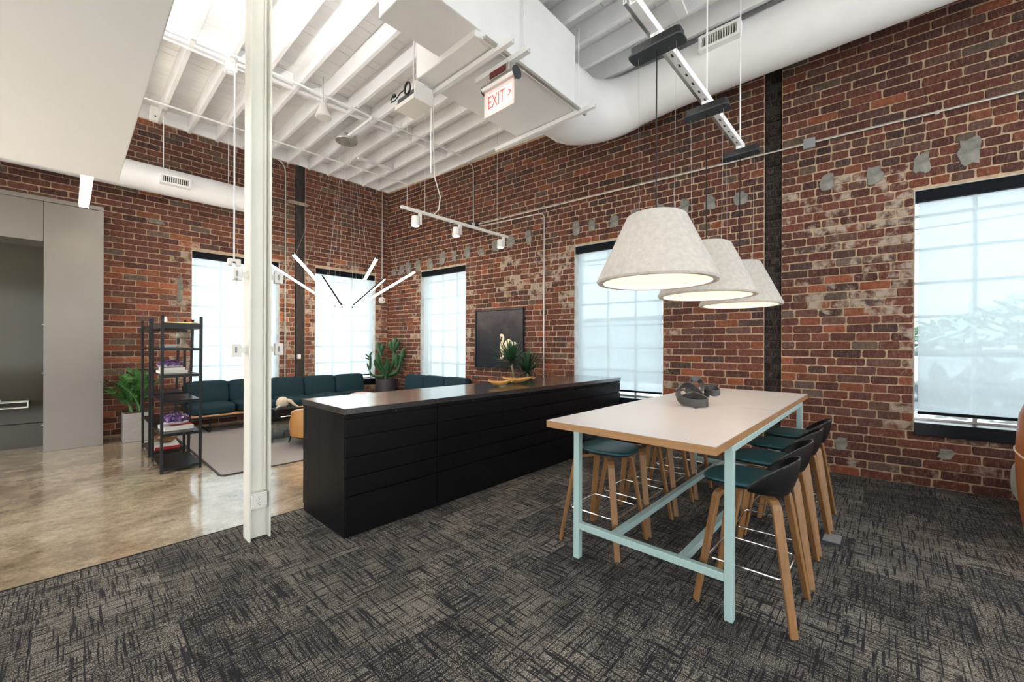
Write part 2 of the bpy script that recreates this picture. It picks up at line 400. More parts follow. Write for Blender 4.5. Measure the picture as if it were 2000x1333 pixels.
# ------------------------------------------------------------------ the room
CORNER = (5.053, 8.62)
X_LEFT, Y_BACK, Z_JOIST, Z_DECK = -6.0, -5.0, 4.93, 5.17
CARPET_Y = 3.685
DA = Vector((-0.0857384, 0.99631768)); PA = Vector((5.79, 0.06)); ROT_A = math.atan2(DA.y, DA.x)
def wallA(s, inward=0.0, z=0.0):
    n = Vector((-DA.y, DA.x)); return (PA.x + DA.x*s + n.x*inward, PA.y + DA.y*s + n.y*inward, z)

f_ = MB().box((X_LEFT, CARPET_Y, -0.12), (6.6, 8.9, 0.0)).build('floor', M['concrete']); tag(f_, 'polished tan and brown concrete floor beside the carpet', kind='structure')
f2 = MB().box((X_LEFT, Y_BACK, -0.12), (6.6, CARPET_Y, -0.008)).build('floor_carpet', M['shadow_gap']); tag(f2, 'charcoal and beige carpet tile floor in the foreground', kind='structure')
TILE = 0.5
tile_mesh = MB().box((0.0008, 0.0008, -0.008), (TILE-0.0008, TILE-0.0008, 0.0)).mesh('carpet_tile', M['carpet'])
nx0 = -4
for ix in range(nx0, 14):
    for iy in range(0, 13):
        y1 = CARPET_Y - 0.012 - iy*TILE
        o = bpy.data.objects.new('carpet_tile', tile_mesh); COL.objects.link(o); o.parent = f2; o.location = (-0.62 + ix*TILE, y1 - TILE, 0)
MB().box((X_LEFT, Y_BACK, -0.0075), (-2.62, CARPET_Y-0.012, 0.0)).box((-2.62, Y_BACK, -0.0075), (6.4, CARPET_Y-0.012-13*TILE, 0.0)).build('carpet_field', M['carpet'], f2, kind='stuff')
MB().box((X_LEFT, CARPET_Y-0.012, -0.008), (6.3, CARPET_Y, 0.0025)).build('edge_strip', M['black_metal'], f2)

# ---- brick walls
COURSE = 0.0912; JOINT = 0.012; RECESS = 0.009
cam_pos = Vector((0,0,1.4)); v_w = Vector((math.cos(YAW), math.sin(YAW), 0)); v_r = Vector((math.sin(YAW), -math.cos(YAW), 0))
def proj(p):
    d = Vector(p) - cam_pos; dep = d.dot(v_w)
    if dep < 0.2: return None
    return 1000 + 799.4*d.dot(v_r)/dep, 675.15 - 799.4*d.z/dep, dep
PAL = [((0.118,0.040,0.028),6), ((0.140,0.046,0.031),6), ((0.095,0.034,0.026),5), ((0.165,0.054,0.034),3), ((0.120,0.058,0.044),3), ((0.125,0.085,0.066),0.9), ((0.23,0.075,0.038),0.5), ((0.070,0.033,0.028),0.8)]
def pick(rng, orange=0.0, dark=0.0):
    if rng.random() < orange: k = rng.uniform(0.6, 1.0); return (0.27*k, 0.082*k, 0.039*k)
    if rng.random() < dark: return (0.070, 0.038, 0.032)
    t = rng.random()*sum(w for _, w in PAL)
    for c, w in PAL:
        t -= w
        if t <= 0: k = 0.85+0.3*rng.random(); k *= 0.88; return (c[0]*k, c[1]*k, c[2]*k*0.97)
    return PAL[0][0]
def brick_geo(rng, w, h, depth):
    """irregular brick face with cut corners, centred at 0, front at y=0"""
    j = 0.0035
    a, c = w/2, h/2; k = min(0.012, w*0.15)*(0.4+rng.random()); k2 = min(0.010, h*0.2)*(0.5+rng.random())
    out = []
    for sx, sz, first in ((1,-1,0),(1,1,1),(-1,1,0),(-1,-1,1)):
        p1 = (sx*(a-k), sz*c); p2 = (sx*a, sz*(c-k2))
        out += [p1, p2] if first == 0 else [p2, p1]
    out = [(x+rng.uniform(-j,j), z+rng.uniform(-j,j)*0.7) for x, z in out]
    tilt = rng.uniform(-0.0025, 0.0025); pro = rng.uniform(-0.003, 0.003); ch = 0.004
    ring0 = [(x, -depth, z) for x, z in out]
    ring1 = [(x, -ch+pro, z) for x, z in out]
    ring2 = [(x*(1-2*ch/w), pro+tilt*x/a, z*(1-2*ch/h)) for x, z in out]
    v = ring0+ring1+ring2; f = []
    for r in (0, 8):
        for i in range(8):
            q = (i+1) % 8; f.append((r+i, r+q, r+8+q, r+8+i))
    f.append(tuple(range(16, 24)))
    return v, f
def col_mesh(name, V, F, C, mat):
    me = bpy.data.meshes.new(name); me.from_pydata(V, [], F)
    at = me.color_attributes.new('bc', 'FLOAT_COLOR', 'POINT')
    at.data.foreach_set('color', [q for c in C for q in c])
    bm = bmesh.new(); bm.from_mesh(me); bmesh.ops.recalc_face_normals(bm, faces=bm.faces); bm.to_mesh(me); bm.free()
    me.materials.append(mat); return me

def brick_wall(name, label, origin, rot, s0, s1, top, openings, chases, seed, colour, length, occluded, start=0):
    """local frame: x along the wall, y into the room, z up"""
    rng = random.Random(seed)
    T = 0.32
    W = MB()
    xs = sorted({s0, s1, *[q for o in openings for q in o[:2]], *[q for c in chases for q in c[:2]]})
    for a, b_ in zip(xs[:-1], xs[1:]):
        mid = (a+b_)/2
        op = [o for o in openings if o[0] < mid < o[1]]; cs = [c for c in chases if c[0] < mid < c[1]]
        front = -RECESS - (cs[0][2] if cs else 0)
        if op:
            W.box((a,-T,0),(b_,front,op[0][2])); W.box((a,-T,op[0][3]),(b_,front,top))
        else: W.box((a,-T,0),(b_,front,top))
    wall = W.build(name, M['mortar'], loc=(*origin, 0)); wall.rotation_euler = (0,0,rot)
    tag(wall, label, kind='structure')
    mw = Matrix.Translation((*origin, 0)) @ Matrix.Rotation(rot, 4, 'Z')
    bricks = []
    nrow = int(top / COURSE) + 1
    for r in range(nrow):
        z0 = r*COURSE + start; zc = z0 + COURSE/2
        hgt = COURSE - JOINT*(0.8+0.4*rng.random())
        if zc + hgt/2 > top: break
        blocks = sorted([(o[0], o[1]) for o in openings if o[2]-0.02 < zc < o[3]+0.02] + [(c[0], c[1]) for c in chases])
        free = []; cur = s0
        for a, b_ in blocks: free.append((cur, a)); cur = b_
        free.append((cur, s1))
        for a, b_ in free:
            if b_ - a < 0.03: continue
            s = a + JOINT/2; first = True
            while s < b_ - 0.02:
                L = length(rng, s, zc, r)
                if first and (a == s0 or True): L *= (0.5 if r % 2 else 1.0); first = False
                e = s + L - JOINT
                if b_ - e < 0.075: e = b_ - JOINT/2
                e = min(e, b_ - JOINT/2)
                if e - s > 0.02: bricks.append(((s+e)/2, zc, e-s, hgt, 0.0, colour(rng, (s+e)/2, zc)))
                s = e + JOINT*(0.8+0.5*rng.random())
        for c in chases:
            if c[3] != 'brick': continue
            a, b_ = c[0]+0.004, c[1]-0.004; s = a
            while s < b_-0.02:
                e = min(b_, s + rng.uniform(0.06, 0.15))
                if b_-e < 0.03: e = b_
                k = rng.uniform(0.4, 1.6)
                bricks.append(((s+e)/2, zc, e-s-0.008, hgt*0.9, -c[2]+rng.uniform(0.006,0.03), (0.020*k, 0.015*k, 0.012*k, 0.0)))
                s = e
    scored = []
    for i, bk in enumerate(bricks):
        pr = proj(mw @ Vector((bk[0], 0, bk[1])))
        ar = 0
        if pr and -10 < pr[0] < 2010 and -10 < pr[1] < 1343 and not occluded(pr[0], pr[1]):
            p2 = proj(mw @ Vector((bk[0]+bk[2]/2, 0, bk[1]))); p3 = proj(mw @ Vector((bk[0]-bk[2]/2, 0, bk[1])))
            if p2 and p3: ar = abs(p2[0]-p3[0]) * 799.4*bk[3]/pr[2]
        scored.append((ar, i))
    single = {i for ar, i in sorted(scored, reverse=True)[:300] if ar > 0}
    V, F, C = [], [], []
    for i, (s, z, w, h, yo, c) in enumerate(bricks):
        v, f = brick_geo(rng, w, h, 0.03)
        if i in single:
            o = bpy.data.objects.new('brick', col_mesh('brick', v, f, [c]*len(v), M['brick'])); COL.objects.link(o); o.parent = wall; o.location = (s, yo, z)
        else:
            n = len(V); V += [(x+s, y+yo, q+z) for x, y, q in v]; F += [tuple(k+n for k in g) for g in f]; C += [c]*len(v)
    o = bpy.data.objects.new('brickwork', col_mesh('brickwork', V, F, C, M['brick'])); COL.objects.link(o); o.parent = wall; o['kind'] = 'stuff'
    return wall

WT, WB = 2.985, 0.53          # window openings
WIN_A = [(-1.60,-0.243,WB,WT), (2.256,3.652,WB,WT), (6.055,7.410,WB,WT)]
WIN_B = [(0.300,1.633,WB,WT), (2.300,3.647,WB,WT)]
def near_open(s, z, wins, d=0.22):
    for a, b_, z0, z1 in wins:
        if a-d < s < b_+d and z0-0.1 < z < z1+0.12: return True
    return False
def colA(rng, s, z):
    lint = any(a-0.05 < s < b_+0.05 and WT < z < WT+0.095 for a, b_, _, _ in WIN_A)
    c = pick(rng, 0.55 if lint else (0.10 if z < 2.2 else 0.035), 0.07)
    sm = 0.0
    if not lint and near_open(s, z, WIN_A): sm = rng.uniform(0.0, 0.32)
    if -0.2 < s < 0.88 and 1.7 < z < 3.3: sm = max(sm, rng.uniform(0.05, 0.30))
    if 3.7 < s < 5.2 and 2.2 < z < 3.0: sm = max(sm, rng.uniform(0.05, 0.34))
    if z < 0.28: sm = max(sm, rng.uniform(0.05, 0.25))
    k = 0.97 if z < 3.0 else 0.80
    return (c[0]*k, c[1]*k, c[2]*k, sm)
def lenA(rng, s, z, r):
    if 2.72 < z < 3.75: return rng.uniform(0.135, 0.165)
    if s > 3.6 and 1.95 < z < 3.0: return rng.choice((0.14, 0.15, 0.16, 0.22, 0.27))
    if z < 1.0 and z > 0.52: return rng.uniform(0.17, 0.23)
    if s < 0.9 and 1.0 <= z < 2.72: return rng.choice((0.17, 0.20, 0.22, 0.25, 0.28))
    if s > 3.6: return rng.choice((0.15, 0.2, 0.25, 0.27))
    return rng.uniform(0.255, 0.29)
def occA(x, y): return (y > 760 and x < 1560) or (1170 < x < 1520 and 420 < y < 600) or (x < 900 and y < 330) or (x > 1985 and y > 780)
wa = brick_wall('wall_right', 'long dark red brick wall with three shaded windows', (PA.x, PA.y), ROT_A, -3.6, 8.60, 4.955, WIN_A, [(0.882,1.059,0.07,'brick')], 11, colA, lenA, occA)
def colB(rng, s, z):
    lint = any(a-0.05 < s < b_+0.05 and WT < z < WT+0.095 for a, b_, _, _ in WIN_B)
    c = pick(rng, 0.5 if lint else (0.24 if z < 2.6 else 0.02), 0.05)
    sm = 0.0
    if near_open(s, z, WIN_B): sm = rng.uniform(0, 0.28)
    if z > 4.84: sm = rng.uniform(0.0, 0.2)
    k = 1.35 if z < 3.0 else 1.12  # lower bricks lightened: the lounge's brighter light is put into their colour
    return (c[0]*k, c[1]*k*1.10, c[2]*k*1.15, sm+0.06*(z < 3))
def lenB(rng, s, z, r):
    if 1.63 < s < 2.30 and z < 3.0: return rng.uniform(0.09, 0.19)
    return rng.uniform(0.262, 0.285)
def occB(x, y): return (477 < x < 531) or (x < 202 and y > 405) or (y > 745 and x > 360) or y > 850 or (x < 235 and y < 330)
wb = brick_wall('wall_far', 'brick wall behind the teal sofa with two shaded windows', CORNER, math.pi, -0.4, 8.2, 4.955, WIN_B, [(1.830,2.020,0.12,'post')], 23, colB, lenB, occB, start=0.02)
MB().box((0.884,-0.09,0.0),(1.057,-0.064,4.9)).build('chase_back', M['charred'], wa)
# white painted strip above the brickwork, between the joist ends
for w, a, b_ in ((wa, -3.6, 8.6), (wb, -0.4, 8.2)):
    MB().box((a, -0.32, 4.955), (b_, 0.012, 5.2)).build('painted_header', M['white_paint'], w)
# cement infill patches where old joists sat
def blob(rng, w, h, d):
    n = 14; ring = []
    for i in range(n):
        a = 2*math.pi*i/n; k = rng.uniform(0.72, 1.12)
        x = math.copysign(abs(math.cos(a))**0.7, math.cos(a))*w/2*k; z = math.copysign(abs(math.sin(a))**0.7, math.sin(a))*h/2*k
        ring.append((x, z))
    v = [(x, -0.012, z) for x, z in ring] + [(x*0.93, d, z*0.93) for x, z in ring]
    f = [(i, (i+1) % n, n+(i+1) % n, n+i) for i in range(n)] + [tuple(range(n, 2*n))]
    return MB().add(v, f)
rg = random.Random(5)
PATCH = [(8.33,3.06,.16,.18),(8.06,3.09,.22,.24),(7.83,3.12,.2,.3),(7.50,3.14,.2,.29),(7.10,3.12,.22,.27),(6.72,3.19,.2,.28),(6.38,3.20,.14,.27),(6.02,3.22,.18,.28),(5.65,3.16,.18,.14),(5.28,3.25,.2,.24),(4.95,3.25,.2,.24),(4.55,3.28,.12,.26),(3.62,3.27,.13,.26),(3.35,3.26,.14,.22),(2.98,3.26,.17,.22),(2.66,3.33,.14,.12),(2.31,3.32,.15,.16),(1.98,3.27,.13,.24),(1.66,3.26,.14,.22),(1.31,3.24,.18,.19),(0.46,3.24,.15,.20),(0.06,3.22,.15,.22),(-0.30,3.25,.14,.24),(-0.62,3.27,.18,.30),(-0.47,0.35,.12,.13),(0.33,0.33,.13,.16)]
for s, z, w, h in PATCH: blob(rg, w, h, 0.006+rg.random()*0.003).build('cement_patch', M['cement'], wa, loc=(s, 0, z))
for s, z, w, h in ((3.80,2.3,.10,.5),(3.82,1.6,.09,.6),(4.10,3.36,.24,.07)): blob(rg, w, h, 0.005).build('cement_patch', M['cement'], wb, loc=(s, 0, z))

# ---- windows
def window(n, label, wall, s0, s1, flip):
    w = tag(empty('window_%d' % n), label, kind='structure'); w.location = wall.location; w.rotation_euler = wall.rotation_euler
    z0, z1 = 0.64, WT
    rv = MB()
    for a, b_ in ((s0-0.001, s0+0.008), (s1-0.008, s1+0.001)): rv.box((a, -0.32, WB), (b_, -0.004, WT))
    rv.box((s0, -0.32, WT-0.008), (s1, -0.004, WT+0.001)); rv.build('reveal', M['reveal'], w)
    MB().box((s0+0.004, -0.30, 0.515), (s1-0.004, 0.03, z0)).build('sill', M['sill_black'], w, bevel=0.004)
    fr = MB(); fo = -0.24
    fr.box((s0+0.008, fo-0.03, z0), (s0+0.028, fo+0.03, z1-0.008)); fr.box((s1-0.028, fo-0.03, z0), (s1-0.008, fo+0.03, z1-0.008))
    fr.box((s0+0.028, fo-0.03, z0), (s1-0.028, fo+0.03, z0+0.02)); fr.box((s0+0.028, fo-0.03, z1-0.058), (s1-0.028, fo+0.03, z1-0.008)); fr.build('window_frame', M['zinc'], w)
    zs = [z0+0.02, 1.015, 1.365, 1.715, 2.065, 2.415, 2.765, z1-0.058]; W3 = (s1-s0-0.056)/3
    ss = [s0+0.028+W3*i for i in range(4)]
    for z in zs[1:-1]: MB().box((s0+0.028, fo-0.02, z-0.014), (s1-0.028, fo+0.02, z+0.014)).build('muntin', M['zinc'], w)
    for q in ss[1:-1]: MB().box((q-0.016, fo-0.022, z0+0.02), (q+0.016, fo+0.022, z1-0.058)).build('muntin', M['zinc'], w)
    for a, b_ in zip(ss[:-1], ss[1:]):
        for c, d in zip(zs[:-1], zs[1:]): MB().box((a+0.005, fo-0.003, c+0.005), (b_-0.005, fo+0.003, d-0.005)).build('pane', M['glass'], w)
    MB().box((s0+0.012, -0.11, 2.868), (s1-0.012, -0.012, WT-0.010)).build('shade_cassette', M['shade_band'], w, bevel=0.004)
    MB().box((s0+0.038, -0.0655, 0.745), (s1-0.038, -0.0645, 2.87)).build('roller_shade', M['roller_shade'], w, fix=False)
    MB().box((s0+0.038, -0.075, 0.715), (s1-0.038, -0.055, 0.745)).build('hem_bar', M['shade_band'], w, bevel=0.003)
    return w
window(1, 'shaded window on the far wall, left of the white column', wb, *WIN_B[1][:2], 0)
window(2, 'shaded window behind the sofa and tube chandelier', wb, *WIN_B[0][:2], 0)
window(3, 'narrow looking shaded window left of the swan painting', wa, *WIN_A[2][:2], 0)
window(4, 'shaded window behind the felt pendant lamps', wa, *WIN_A[1][:2], 0)
window(5, 'large shaded window at the right edge', wa, *WIN_A[0][:2], 0)

# ---- unseen walls; their tall windows are added and sized for fill daylight
def plain_wall(name, label, x0, y0, x1, y1, wins, axis):
    mb = MB(); T = 0.25
    a0, a1 = (x0, x1) if axis == 'x' else (y0, y1)
    xs = sorted({a0, a1, *[q for w in wins for q in w[:2]]})
    def bx(a, b_, z0, z1):
        if axis == 'x': mb.box((a, y0, z0), (b_, y0+T, z1))
        else: mb.box((x0, a, z0), (x0+T, b_, z1))
    for a, b_ in zip(xs[:-1], xs[1:]):
        op = [w for w in wins if w[0] < (a+b_)/2 < w[1]]
        if op: bx(a, b_, 0, op[0][2]); bx(a, b_, op[0][3], 5.2)
        else: bx(a, b_, 0, 5.2)
    return tag(mb.build(name, M['office_white']), label, kind='structure')
BACKW = [(-5.4,-2.8,0.5,4.6), (-2.2,0.4,0.5,4.6), (1.0,3.6,0.5,4.6), (4.0,5.8,0.5,4.6)]
LEFTW = [(-4.4,-1.8,0.5,4.6), (-1.2,1.4,0.5,4.6), (1.8,4.4,0.5,4.6), (4.8,7.8,0.5,4.6)]
plain_wall('wall_back', 'white wall behind the camera with tall windows added for fill daylight', X_LEFT, Y_BACK-0.25, 6.4, Y_BACK, BACKW, 'x')
plain_wall('wall_left', 'white wall on the left, out of view, with tall windows added for fill daylight', X_LEFT-0.25, Y_BACK-0.25, X_LEFT, 8.95, LEFTW, 'y')
k = 6
for ws, ax in ((BACKW, 'x'), (LEFTW, 'y')):
    for a, b_, z0, z1 in ws:
        w = tag(empty('window_%d' % k), 'tall clear window out of view, added for fill daylight', kind='structure'); k += 1
        fr = MB()
        def q(a0, b0, c0, d0, t):
            if ax == 'x': fr.box((a0, Y_BACK-0.14-t, c0), (b0, Y_BACK-0.14+t, d0))
            else: fr.box((X_LEFT-0.14-t, a0, c0), (X_LEFT-0.14+t, b0, d0))
        q(a, a+0.05, z0, z1, 0.03); q(b_-0.05, b_, z0, z1, 0.03); q(a, b_, z0, z0+0.05, 0.03); q(a, b_, z1-0.05, z1, 0.03); q((a+b_)/2-0.02, (a+b_)/2+0.02, z0, z1, 0.02)
        fr.build('window_frame', M['black_metal'], w)
        la = bpy.data.lights.new('window_portal', 'AREA'); la.shape = 'RECTANGLE'; la.size = b_-a; la.size_y = z1-z0; la.cycles.is_portal = True
        lo = bpy.data.objects.new('window_portal', la); COL.objects.link(lo)
        if ax == 'x': lo.location = ((a+b_)/2, Y_BACK-0.2, (z0+z1)/2); lo.rotation_euler = (R(90), 0, 0)
        else: lo.location = (X_LEFT-0.2, (a+b_)/2, (z0+z1)/2); lo.rotation_euler = (R(90), 0, R(-90))

# ---- ceiling: joists, deck boards, blocking
ceil = tag(MB().box((X_LEFT-0.2, Y_BACK-0.2, Z_DECK+0.022), (6.6, 8.95, Z_DECK+0.10)).build('ceiling', M['shadow_gap']), 'white painted exposed joist ceiling with board deck', kind='structure')
y = -1.2
rg = random.Random(3)
MB().box((X_LEFT, Y_BACK, Z_DECK), (6.4, -1.2, Z_DECK+0.022)).build('deck_field', M['deck_paint'], ceil)
while y < 8.6:
    w = 0.142; g = rg.choice((0.0015, 0.002, 0.004, 0.007))
    MB().box((X_LEFT, y, Z_DECK+rg.uniform(0, 0.003)), (6.4, y+w-g, Z_DECK+0.022)).build('deck_board', M['deck_paint'], ceil); y += w
JX = [0.98 + 0.385*i for i in range(-17, 14)]
jm = MB().box((-0.025, Y_BACK, Z_JOIST), (0.025, 8.64, Z_DECK)).mesh('joist', M['white_paint'], bevel=0.004)
for x in JX:
    o = bpy.data.objects.new('joist', jm); COL.objects.link(o); o.parent = ceil; o.location = (x, 0, rg.uniform(-0.006, 0.006))
def blocking(yb, x0, x1, skip=()):
    for i, x in enumerate(JX[:-1]):
        if x0 <= x < x1 and i not in skip:
            MB().box((x+0.026, yb-0.02, Z_JOIST+0.012), (JX[i+1]-0.026, yb+0.02, Z_DECK-0.002)).build('blocking', M['white_paint'], ceil)
blocking(6.11, -1.0, 4.6); blocking(2.1, -2.0, 3.0)
for x in (3.68, 4.06): MB().box((x, 7.30, Z_JOIST-0.035), (x+0.36, 7.36, Z_JOIST-0.002)).build('blocking', M['white_paint'], ceil)
# flat board crossing the joists near the pendants
bd = MB().bar((3.05, 1.50, Z_JOIST-0.022), (4.42, 1.62, Z_JOIST-0.022), 0.10, 0.04).build('cross_board', M['white_paint'], ceil, bevel=0.003)

# ---- dropped soffit over the left side
sf = tag(MB().box((X_LEFT, -3.0, 3.0), (0.333, 5.62, 4.92)).build('soffit', M['drywall'], bevel=0.006), 'smooth white plasterboard soffit filling the upper left corner', kind='structure')

# ---- steel clad portal with dark glass niche
P = tag(empty('wall_portal'), 'brushed steel clad portal around a dark glass niche', kind='structure')
FY = 8.01
MB().box((-0.213, FY, 0.0), (0.335, 8.60, 3.235)).build('steel_panel', M['steel_panel'], P, bevel=0.003)
MB().box((-1.31, FY, 2.72), (-0.217, 8.60, 3.235)).build('steel_panel', M['steel_panel'], P, bevel=0.003)
MB().box((-2.41, FY, 2.72), (-1.314, 8.60, 3.235)).build('steel_panel', M['steel_panel'], P, bevel=0.003)
MB().box((-3.2, FY, 0.0), (-2.414, 8.60, 3.235)).build('steel_panel', M['steel_panel'], P, bevel=0.003)
MB().box((-3.2, FY-0.006, 3.238), (0.335, 8.60, 3.296)).build('top_trim', M['steel_panel'], P, bevel=0.003)
MB().box((-2.41, 8.53, 0.33), (-0.215, 8.60, 2.72)).build('glass_panel', M['niche_dark'], P)
MB().box((-2.41, 8.525, 0.0), (-0.215, 8.60, 0.322)).build('base_panel', M['niche_dark'], P)
for z in (0.35, 1.02, 1.65): MB().cyl((-0.216, FY+0.02, z), (-0.226, FY+0.02, z), 0.008).build('screw', M['chrome'], P)
lb = thing('niche_ledge', 'thin white framed ledge in the dark niche at far left', 'ledge', (-0.85, 8.40, 0.56))
fr = MB()
for a, b_ in (((-0.6,-0.10,0.075),(0.50,0.10,0.083)), ((-0.6,-0.10,0.0),(0.50,0.10,0.008)), ((0.492,-0.10,0.008),(0.50,0.10,0.075)), ((-0.6,-0.10,0.008),(-0.592,0.10,0.075))): fr.box(a, b_)
fr.build('rim', M['white_plastic'], lb)
MB().box((-0.59, 0.06, 0.008), (0.49, 0.125, 0.075)).build('back', M['niche_dark'], lb)
for i in range(4):
    t = thing('marker_pen', 'small white marker pen lying on the niche ledge', 'pen', (-0.86+0.075*i, 8.37, 0.644), group='marker pens on the niche ledge')
    MB().cyl((-0.03,-0.05,0.014), (0.03,0.05,0.014), 0.013, n=10).build('barrel', M['book_white'], t); MB().cyl((0.03,0.05,0.014), (0.042,0.07,0.014), 0.0132, n=10).build('cap', M['book_white'], t)

# ---- uplights on the columns
def uplight(label, x, y, z, e):
    t = thing('column_uplight', label, 'lamp', (x, y, z), 0, 'uplights on the columns')
    MB().lathe([(0.0,-0.06),(0.09,-0.05),(0.11,0.0),(0.11,0.05),(0.10,0.05),(0.10,0.0),(0.0,-0.01)], 24).build('bowl', M['white_plastic'], t)
    MB().cyl((0.08,0,0),(0.147,0,0),0.02,n=10).build('arm', M['white_plastic'], t)
    MB().cyl((0,0,0.01),(0,0,0.025),0.095,n=24).build('lens', M['led_warm'], t)
    L = bpy.data.lights.new('uplight', 'AREA'); L.shape = 'DISK'; L.size = 0.18; L.energy = e; L.color = (1.0,0.97,0.94)
    lo = bpy.data.objects.new('uplight', L); COL.objects.link(lo); lo.parent = t; lo.location = (0,0,0.03); lo.rotation_euler = (R(180),0,0)
uplight('round uplight on the cream column above the frame', 0.72, 3.385, 3.95, 130)
# ---- ducts
d = thing('air_duct', 'large white box duct with curved elbow below the joists', 'duct')
MB().box((1.735, 2.58, 4.10), (2.40, 3.115, 4.90)).build('box_section', M['duct_white'], d, bevel=0.01)
MB().box((2.345, 2.60, 4.045), (3.86, 3.48, 4.88)).build('plenum', M['duct_white'], d, bevel=0.012)
path = [(3.80, 3.04, 4.46), (4.10, 3.04, 4.47)] + [Vector((4.42, 2.42, 0)) + Vector((0.60*math.sin(R(a)), 0.62*math.cos(R(a)), 4.47 + 0.15*a/90)) for a in range(0, 91, 10)] + [(5.0, 2.0, 4.615), (5.0, 1.7, 4.615)]
MB().tube(path, 1.0, 28, scale=[0.42, 0.42] + [0.42-0.10*i/9 for i in range(10)] + [0.295, 0.29]).build('elbow', M['duct_white'], d, angle=60)
MB().cyl((5.0, 1.75, 4.615), (5.0, -4.6, 4.615), 0.29, n=40).build('round_section', M['duct_white'], d, angle=60)
def register(root, n=13, w=0.30, h=0.085):
    """local x along the face, y out of the face, z up the face"""
    fr = MB(); W, H = w/2+0.035, h/2+0.03
    fr.box((-W,-0.12,h/2),(W,0.012,H)); fr.box((-W,-0.12,-H),(W,0.012,-h/2)); fr.box((-W,-0.12,-h/2),(-w/2,0.012,h/2)); fr.box((w/2,-0.12,-h/2),(W,0.012,h/2)); fr.build('frame', M['white_paint'], root, bevel=0.004)
    MB().box((-w/2,-0.05,-h/2),(w/2,-0.045,h/2)).build('throat', M['shadow_gap'], root)
    for i in range(n):
        x = -w/2 + w*(i+0.5)/n; MB().box((x-0.004,-0.03,-h/2),(x+0.004,0.006,h/2)).build('slat', M['white_plastic'], root)
rr = thing('air_register', 'white slatted air register on the round duct, upper right', 'vent')
rr.matrix_world = Matrix.Translation((4.645, 1.33, 4.68)) @ Matrix.Rotation(R(90), 4, 'Z')
register(rr, 14, 0.34, 0.10)
d2 = thing('wall_duct', 'white round duct along the far wall beside the soffit', 'duct')
MB().cyl((-1.5, 8.30, 3.93), (2.20, 8.30, 3.93), 0.205, n=36).build('round_section', M['duct_white'], d2, angle=60)
MB().cyl((0.76, 8.30, 3.93), (0.775, 8.30, 3.93), 0.209, n=36).build('seam_band', M['duct_white'], d2, angle=60)
r2 = thing('air_register', 'small white slatted register on the far wall duct', 'vent')
r2.matrix_world = Matrix.Translation((1.115, 8.025, 3.90)) @ Matrix.Rotation(R(180), 4, 'Z')
register(r2, 12, 0.30, 0.085)
for x in (0.1, 1.0, 1.85):
    MB().cyl((x, 8.30, 4.13), (x, 8.30, 4.95), 0.006, n=6).build('hanger_rod', M['white_paint'], d2)
for x, yy in ((2.93, 2.56), (2.93, 3.50), (3.86, 2.56), (3.86, 3.50)):
    MB().cyl((x, yy, 4.0), (x, yy, 4.95), 0.007, n=6).build('hanger_rod', M['white_paint'], d)
def channel(p0, p1, w=0.045, h=0.045):
    return MB().sweep([p0, p1], [(-w/2,-h/2),(w/2,-h/2),(w/2,h/2),(w/2-0.006,h/2),(w/2-0.006,-h/2+0.008),(-w/2+0.006,-h/2+0.008),(-w/2+0.006,h/2),(-w/2,h/2)])
channel((2.56, 2.36, 4.005), (2.56, 3.52, 4.005)).build('support_channel', M['white_paint'], d)
channel((3.86, 2.34, 4.005), (3.86, 3.86, 4.005)).build('support_channel', M['white_paint'], d)
channel((2.40, 2.545, 4.03), (3.98, 2.545, 4.03), 0.03, 0.03).build('support_channel', M['galv'], d)

# ---- steel column
c = tag(empty('steel_column', (0.867, 3.315, 0)), 'cream painted steel I-beam column in front of the sofa', 'column')
MB().box((0.0, 0.0, 0.0), (0.012, 0.135, 4.93)).build('flange', M['cream_steel'], c, bevel=0.002)
MB().box((0.128, 0.0, 0.0), (0.140, 0.135, 4.93)).build('flange', M['cream_steel'], c, bevel=0.002)
MB().box((0.012, 0.062, 0.0), (0.128, 0.071, 4.93)).build('web', M['cream_steel'], c)
MB().tube([(0.112, 0.052, 0.34), (0.112, 0.052, 4.93)], 0.009, 8).build('conduit', M['cream_steel'], c)
o_ = thing('wall_outlet', 'cream square electrical outlet box low on the steel column', 'outlet', (0.930, 3.315, 0.285))
MB().box((-0.042, -0.004, -0.052), (0.042, 0.058, 0.052)).build('box', M['cream_steel'], o_, bevel=0.006)
pl = MB().box((-0.050, -0.010, -0.056), (0.050, -0.003, 0.056)).build('cover_plate', M['white_plastic'], o_, bevel=0.003)
for z in (0.021, -0.021):
    s_ = MB().cyl((0,-0.010,z), (0,-0.0125,z), 0.0165, n=20).build('socket', M['white_plastic'], o_)
    MB().box((-0.008,-0.0132,z+0.001),(-0.005,-0.012,z+0.010)).box((0.005,-0.0132,z+0.001),(0.008,-0.012,z+0.009)).cyl((0,-0.0125,z-0.008),(0,-0.0132,z-0.008),0.0028,n=8).build('slots', M['shadow_gap'], s_)
for x in (-0.042, 0.042):
    for z in (-0.046, 0.046): MB().cyl((x,-0.010,z),(x,-0.0118,z),0.004,n=8).build('screw', M['galv'], o_)

